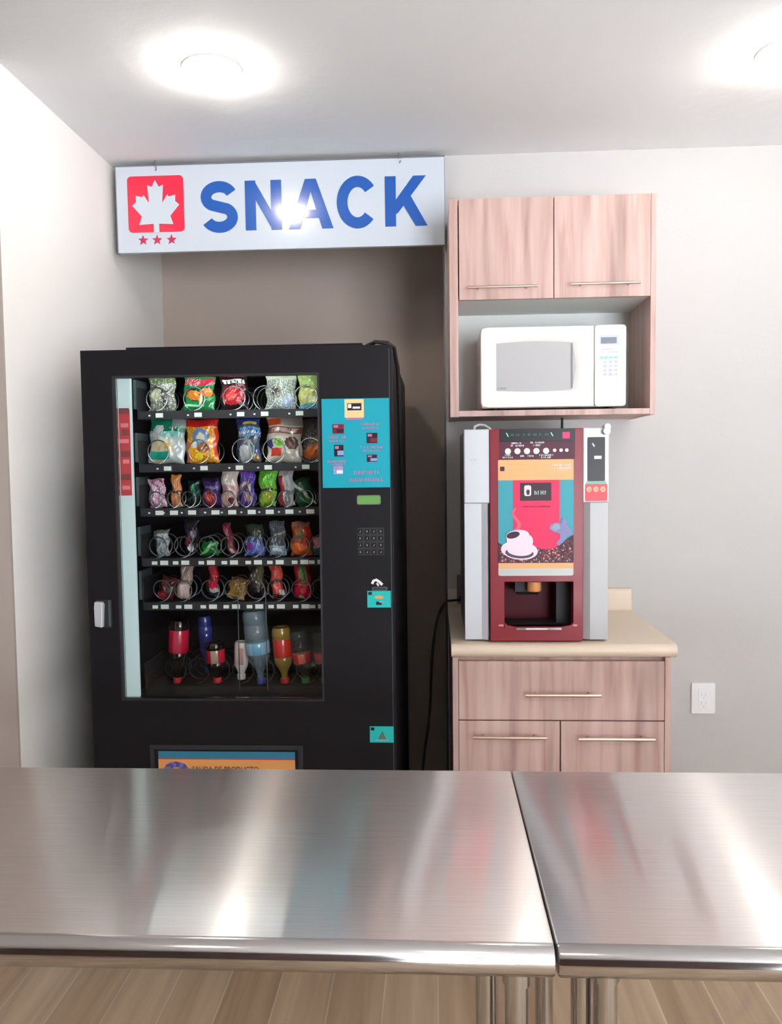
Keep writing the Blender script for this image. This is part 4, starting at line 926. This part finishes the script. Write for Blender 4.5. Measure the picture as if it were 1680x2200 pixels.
    # steam
    def steam(y0, y1, mi):
        ribbon(q, [(.262 + .010 * math.sin(k * .62), 1.262 + k * .0072) for k in range(11)], [.014 - .0008 * k for k in range(11)], y0, y1, mi)
    lay(steam, 8)
    # heap of beans
    def hill(y0, y1, mi):
        P = [(px0, 1.1582), (px1, 1.1582), (px1, 1.248), (.425, 1.236), (.400, 1.214), (.375, 1.200), (.345, 1.202), (.315, 1.208), (.28, 1.20), (.235, 1.205), (px0, 1.224)]
        q.prism(P, y0, y1, mi)
    lay(hill, 4)
    rb = random.Random(7)
    for k in range(330):
        x = rb.uniform(px0 + .004, px1 - .004); top = 1.200 + max(0, (x - .375)) * .62 + max(0, (.235 - x)) * .5
        zz = rb.uniform(1.161, top); a = rb.uniform(0, 3.14); rx, rz = .0034, .0022
        P = [(x + rx * math.cos(b_) * math.cos(a) - rz * math.sin(b_) * math.sin(a), zz + rx * math.cos(b_) * math.sin(a) + rz * math.sin(b_) * math.cos(a)) for b_ in [i * math.pi / 4 for i in range(8)]]
        q.prism(P, L[0] - .0002 - .0000006 * k, L[0], rb.choice((9, 9, 10, 7)))
    L[0] -= .0005
    # lilac scoop spilling sugar
    lay(poly([(.388, 1.222), (.402, 1.238), (.398, 1.252), (.378, 1.258), (.366, 1.268), (.372, 1.282), (.392, 1.287), (.404, 1.282), (.408, 1.302), (.418, 1.302), (.424, 1.276), (.438, 1.258), (.440, 1.248), (.424, 1.244), (.412, 1.226), (.396, 1.212)]), 11)
    lay(poly([(.372, 1.268), (.386, 1.260), (.402, 1.268), (.398, 1.282), (.384, 1.284)]), 12)
    # cup and saucer
    def ell(cx, cz, rx, rz, ang=0, n=36):
        c, s_ = math.cos(math.radians(ang)), math.sin(math.radians(ang))
        return [(cx + rx * math.cos(a) * c - rz * math.sin(a) * s_, cz + rx * math.cos(a) * s_ + rz * math.sin(a) * c) for a in [2 * math.pi * i / n for i in range(n)]]
    lay(poly(ell(.2720, 1.1990, .0585, .0300, -6)), 5)
    lay(poly(ell(.2720, 1.1900, .0450, .0170, -4)), 13)
    lay(poly(ell(.2735, 1.1980, .0400, .0170, -4)), 5)
    lay(poly([(.2310, 1.2450), (.2330, 1.2200), (.2450, 1.1980), (.2600, 1.1880), (.2800, 1.1880), (.2930, 1.2000), (.3000, 1.2180), (.3020, 1.2380), (.302, 1.245)]), 5)
    lay(poly(ell(.3020, 1.2300, .0130, .0190, 10)), 5)
    lay(poly(ell(.2660, 1.2460, .0370, .0185, 6)), 5)
    lay(poly(ell(.2520, 1.2480, .0215, .0105, 14)), 14)
    q.build('poster_print', [CREAM if 0 else mat('poster_cream', rgb(232, 176, 122), rough=.4, spec=0.25), mat('poster_teal', rgb(60, 156, 170), rough=.4, spec=0.25), mat('poster_pink', rgb(226, 40, 92), rough=.4, spec=0.25), mat('poster_grey', rgb(160, 180, 176), rough=.4, spec=0.25), mat('poster_dark', rgb(58, 36, 44), rough=.4, spec=0.25),
                             mat('poster_white', rgb(236, 218, 232), rough=.4, spec=0.25), mat('poster_olive', rgb(206, 176, 110), rough=.4, spec=0.25), mat('poster_wine', rgb(150, 24, 60), rough=.4, spec=0.25), mat('poster_steam', rgb(238, 90, 120), rough=.4, spec=0.25), mat('bean_brown', rgb(112, 62, 66), rough=.4, spec=0.25), mat('bean_light', rgb(190, 140, 140), rough=.4, spec=0.25),
                             mat('scoop_lilac', rgb(132, 132, 180), rough=.4, spec=0.25), mat('scoop_grey', rgb(150, 160, 180), rough=.4, spec=0.25), mat('saucer_shade', rgb(84, 66, 84), rough=.4, spec=0.25), mat('coffee_dark', rgb(58, 24, 44), rough=.4, spec=0.25)], ps)
    # bill unit on the right column
    yc = YF - .0062
    bl = MB().prism(rrect(.4885, .5430, 1.417, 1.5560, .003), yc - .003, yc).build('payment_panel', GLOSSBLK, t)
    k = MB(); k.box(.509, .532, yc - .0036, yc - .0031, 1.487, 1.497, 0); k.prism([(.501, 1.535), (.508, 1.524), (.512, 1.528), (.505, 1.538)], yc - .0036, yc - .0031, 1); k.build('panel_marks', [WHITE, SILVER2], bl)
    gs = MB().box(.4850, .5480, yc - .0016, yc, 1.4085, 1.4165).build('green_strip', mat('strip_mint', rgb(110, 180, 156), rough=.4), t)
    rs = MB().prism(rrect(.4815, .5505, 1.354, 1.4080, .002), yc - .0020, yc).build('coin_sticker', mat('sticker_red', rgb(216, 38, 56), rough=.4), t, label='red sticker showing three coins')
    k = MB(); R3 = random.Random(4)
    for i_, x in enumerate((.4935, .5150, .5365)):
        k.disc(x, 1.391, yc - .0026, yc - .0021, .0082, .0090, 20, 0); k.disc(x + .001, 1.3905, yc - .0029, yc - .0027, .0045, .005, 16, 1)
    k.build('coins_print', [mat('coin_gold', rgb(236, 170, 140), rough=.4), mat('coin_inner', rgb(206, 120, 84), rough=.4)], rs)
    lk = MB(); lk.tube([(.545, YF - .028, 1.574), (.545, YF - .0062, 1.574)], .011, 20); lk.tube([(.549, YF - .018, 1.588), (.549, YF + .02, 1.588)], .010, 16)
    lk.build('lock', CHROME if 0 else SILVER, t, smooth=True)
coffee()

# ------------------------------------------------------------------ cords, outlet
c = MB()
c.tube([(0.4685, 2.98, 1.5815), (0.4685, 2.98, 1.61), (0.4690, 2.98, 1.6395)], .0045, 10)
tag(c.build('power_cord', CORD, smooth=True), 'short black cord between coffee machine top and wall cabinet', 'cord')
c = MB(); c.tube([(0.135, 2.72, 1.5845), (0.140, 2.72, 1.600), (0.155, 2.72, 1.606), (0.172, 2.71, 1.603), (0.186, 2.69, 1.592), (0.190, 2.68, 1.5845)], .0042, 10)
tag(c.build('cable_loop', WCORD, smooth=True), 'pale cable looping on the coffee machine top', 'cable')
c = MB()
def smoothpath(P, n=8):
    out = []
    Q = [Vector(P[0])] + [Vector(p) for p in P] + [Vector(P[-1])]
    for i in range(1, len(Q) - 2):
        for k in range(n):
            t_ = k / n; a, b, c_, d_ = Q[i - 1], Q[i], Q[i + 1], Q[i + 2]
            out.append(.5 * ((2 * b) + (c_ - a) * t_ + (2 * a - 5 * b + 4 * c_ - d_) * t_ ** 2 + (3 * b - a - 3 * c_ + d_) * t_ ** 3))
    out.append(Vector(P[-1])); return out
c.tube(smoothpath([(0.105, 3.12, .952), (0.075, 3.11, .950), (0.046, 3.08, .950), (0.022, 3.03, .925), (0.002, 3.0, .86), (-.012, 2.98, .74), (-.022, 2.96, .55), (-.045, 2.95, .38), (-.06, 2.95, .2), (-.05, 2.98, .012), (-.02, 3.06, .008)]), .0048, 10)
tag(c.build('power_cord', CORD, smooth=True), 'long black cord hanging from the worktop beside the vending machine', 'cord')
pb = thing('plug_adapter', (0.098, 3.14, 0.93), 'grey plug adapter on the backsplash left of the coffee machine', 'plug')
MB().prism(rrect(.088, .125, .935, 1.045, .006), 3.125, 3.1565).build('adapter_body', mat('adapter_grey', rgb(120, 108, 112), rough=.5), pb, bevel=.002)
MB().box(.096, .116, 3.118, 3.125, .945, .965).build('plug', CORD, pb)

t = thing('wall_outlet', (1.045, 3.179, .55), 'white electrical wall outlet to the right of the base cabinet', 'outlet')
pl = MB().prism(rrect(1.000, 1.0915, .4895, .6115, .006), 3.171, 3.1788).build('face_plate', PLATE, t, bevel=.002)
ol = mat('outlet_line', rgb(206, 206, 210), rough=.4)
MB().prism(rrect(1.026, 1.066, .510, .592, .003), 3.1695, 3.1708).build('socket', PLATE, pl, bevel=.0006)
k = MB(); k.box(1.037, 1.0395, 3.1690, 3.1694, .560, .574); k.box(1.052, 1.0545, 3.1690, 3.1694, .560, .574); k.disc(1.046, .553, 3.1690, 3.1694, .003, n=12)
k.box(1.037, 1.0395, 3.1690, 3.1694, .526, .540); k.box(1.052, 1.0545, 3.1690, 3.1694, .526, .540); k.disc(1.046, .519, 3.1690, 3.1694, .003, n=12)
k.build('slots', ol, pl)

# ------------------------------------------------------------------ stainless tables
def table(x0, x1, label, legs):
    t = thing('steel_table', ((x0 + x1) / 2, 1.54, 0), label, 'table', 'stainless steel tables')
    yf, yb, zt, th, r = 1.172, 1.905, .750, .050, .025
    prof = []
    for k in range(11):
        a = math.radians(-90 + 180 * k / 10); prof.append((yf + r - r * math.cos(a), zt - r + r * math.sin(a)))
    for k in range(11):
        a = math.radians(90 - 180 * k / 10); prof.append((yb - r + r * math.cos(a), zt - r + r * math.sin(a)))
    # tapering end rings keep the end edges softly rounded
    n = len(prof); vs = []; cy, cz = (yf + yb) / 2, zt - r
    for x, s_ in ((x0, .004), (x0 + .0012, .0012), (x0 + .004, 0), (x1 - .004, 0), (x1 - .0012, .0012), (x1, .004)):
        for y, z in prof: vs.append((x, y + (s_ if y < cy else -s_), z + (s_ if z < cz else -s_) * (1 if abs(z - cz) > .004 else 0)))
    fs = [tuple(range(n))] + [tuple(range(6 * n - 1, 5 * n - 1, -1))]
    for q in range(5):
        for k in range(n):
            a = q * n + k; b = q * n + (k + 1) % n; fs.append((b, a, a + n, b + n))
    m = MB(); m.add(vs, fs); m.m = [1 if min(vs[i][1] for i in f) < yf + r * .93 and len(f) == 4 else 0 for f in fs]
    m.build('tabletop', [STEEL, STEELE], t, smooth=True)
    for lx, ly in legs:
        l = MB(); l.tube([(lx, ly, .03), (lx, ly, .7005)], .0185, 24)
        lg = l.build('leg', CHROME, t, smooth=True)
        MB().tube([(lx, ly, .672), (lx, ly, .7005)], .0215, 24).build('leg_socket', CHROME, lg, smooth=True)
        MB().tube([(lx, ly, 0), (lx, ly, .030)], .021, 20).build('leg_foot', BLACKIN, lg, smooth=True)
table(-1.24, .1765, 'long stainless steel table left of the seam in front of the vending machine', [(.080, 1.28), (.122, 1.22), (-1.19, 1.28), (-1.19, 1.80)])
table(.1795, 1.38, 'long stainless steel table right of the seam in front of the cabinets', [(.218, 1.62), (.232, 1.27), (.2615, 1.235), (1.29, 1.28), (1.29, 1.80)])
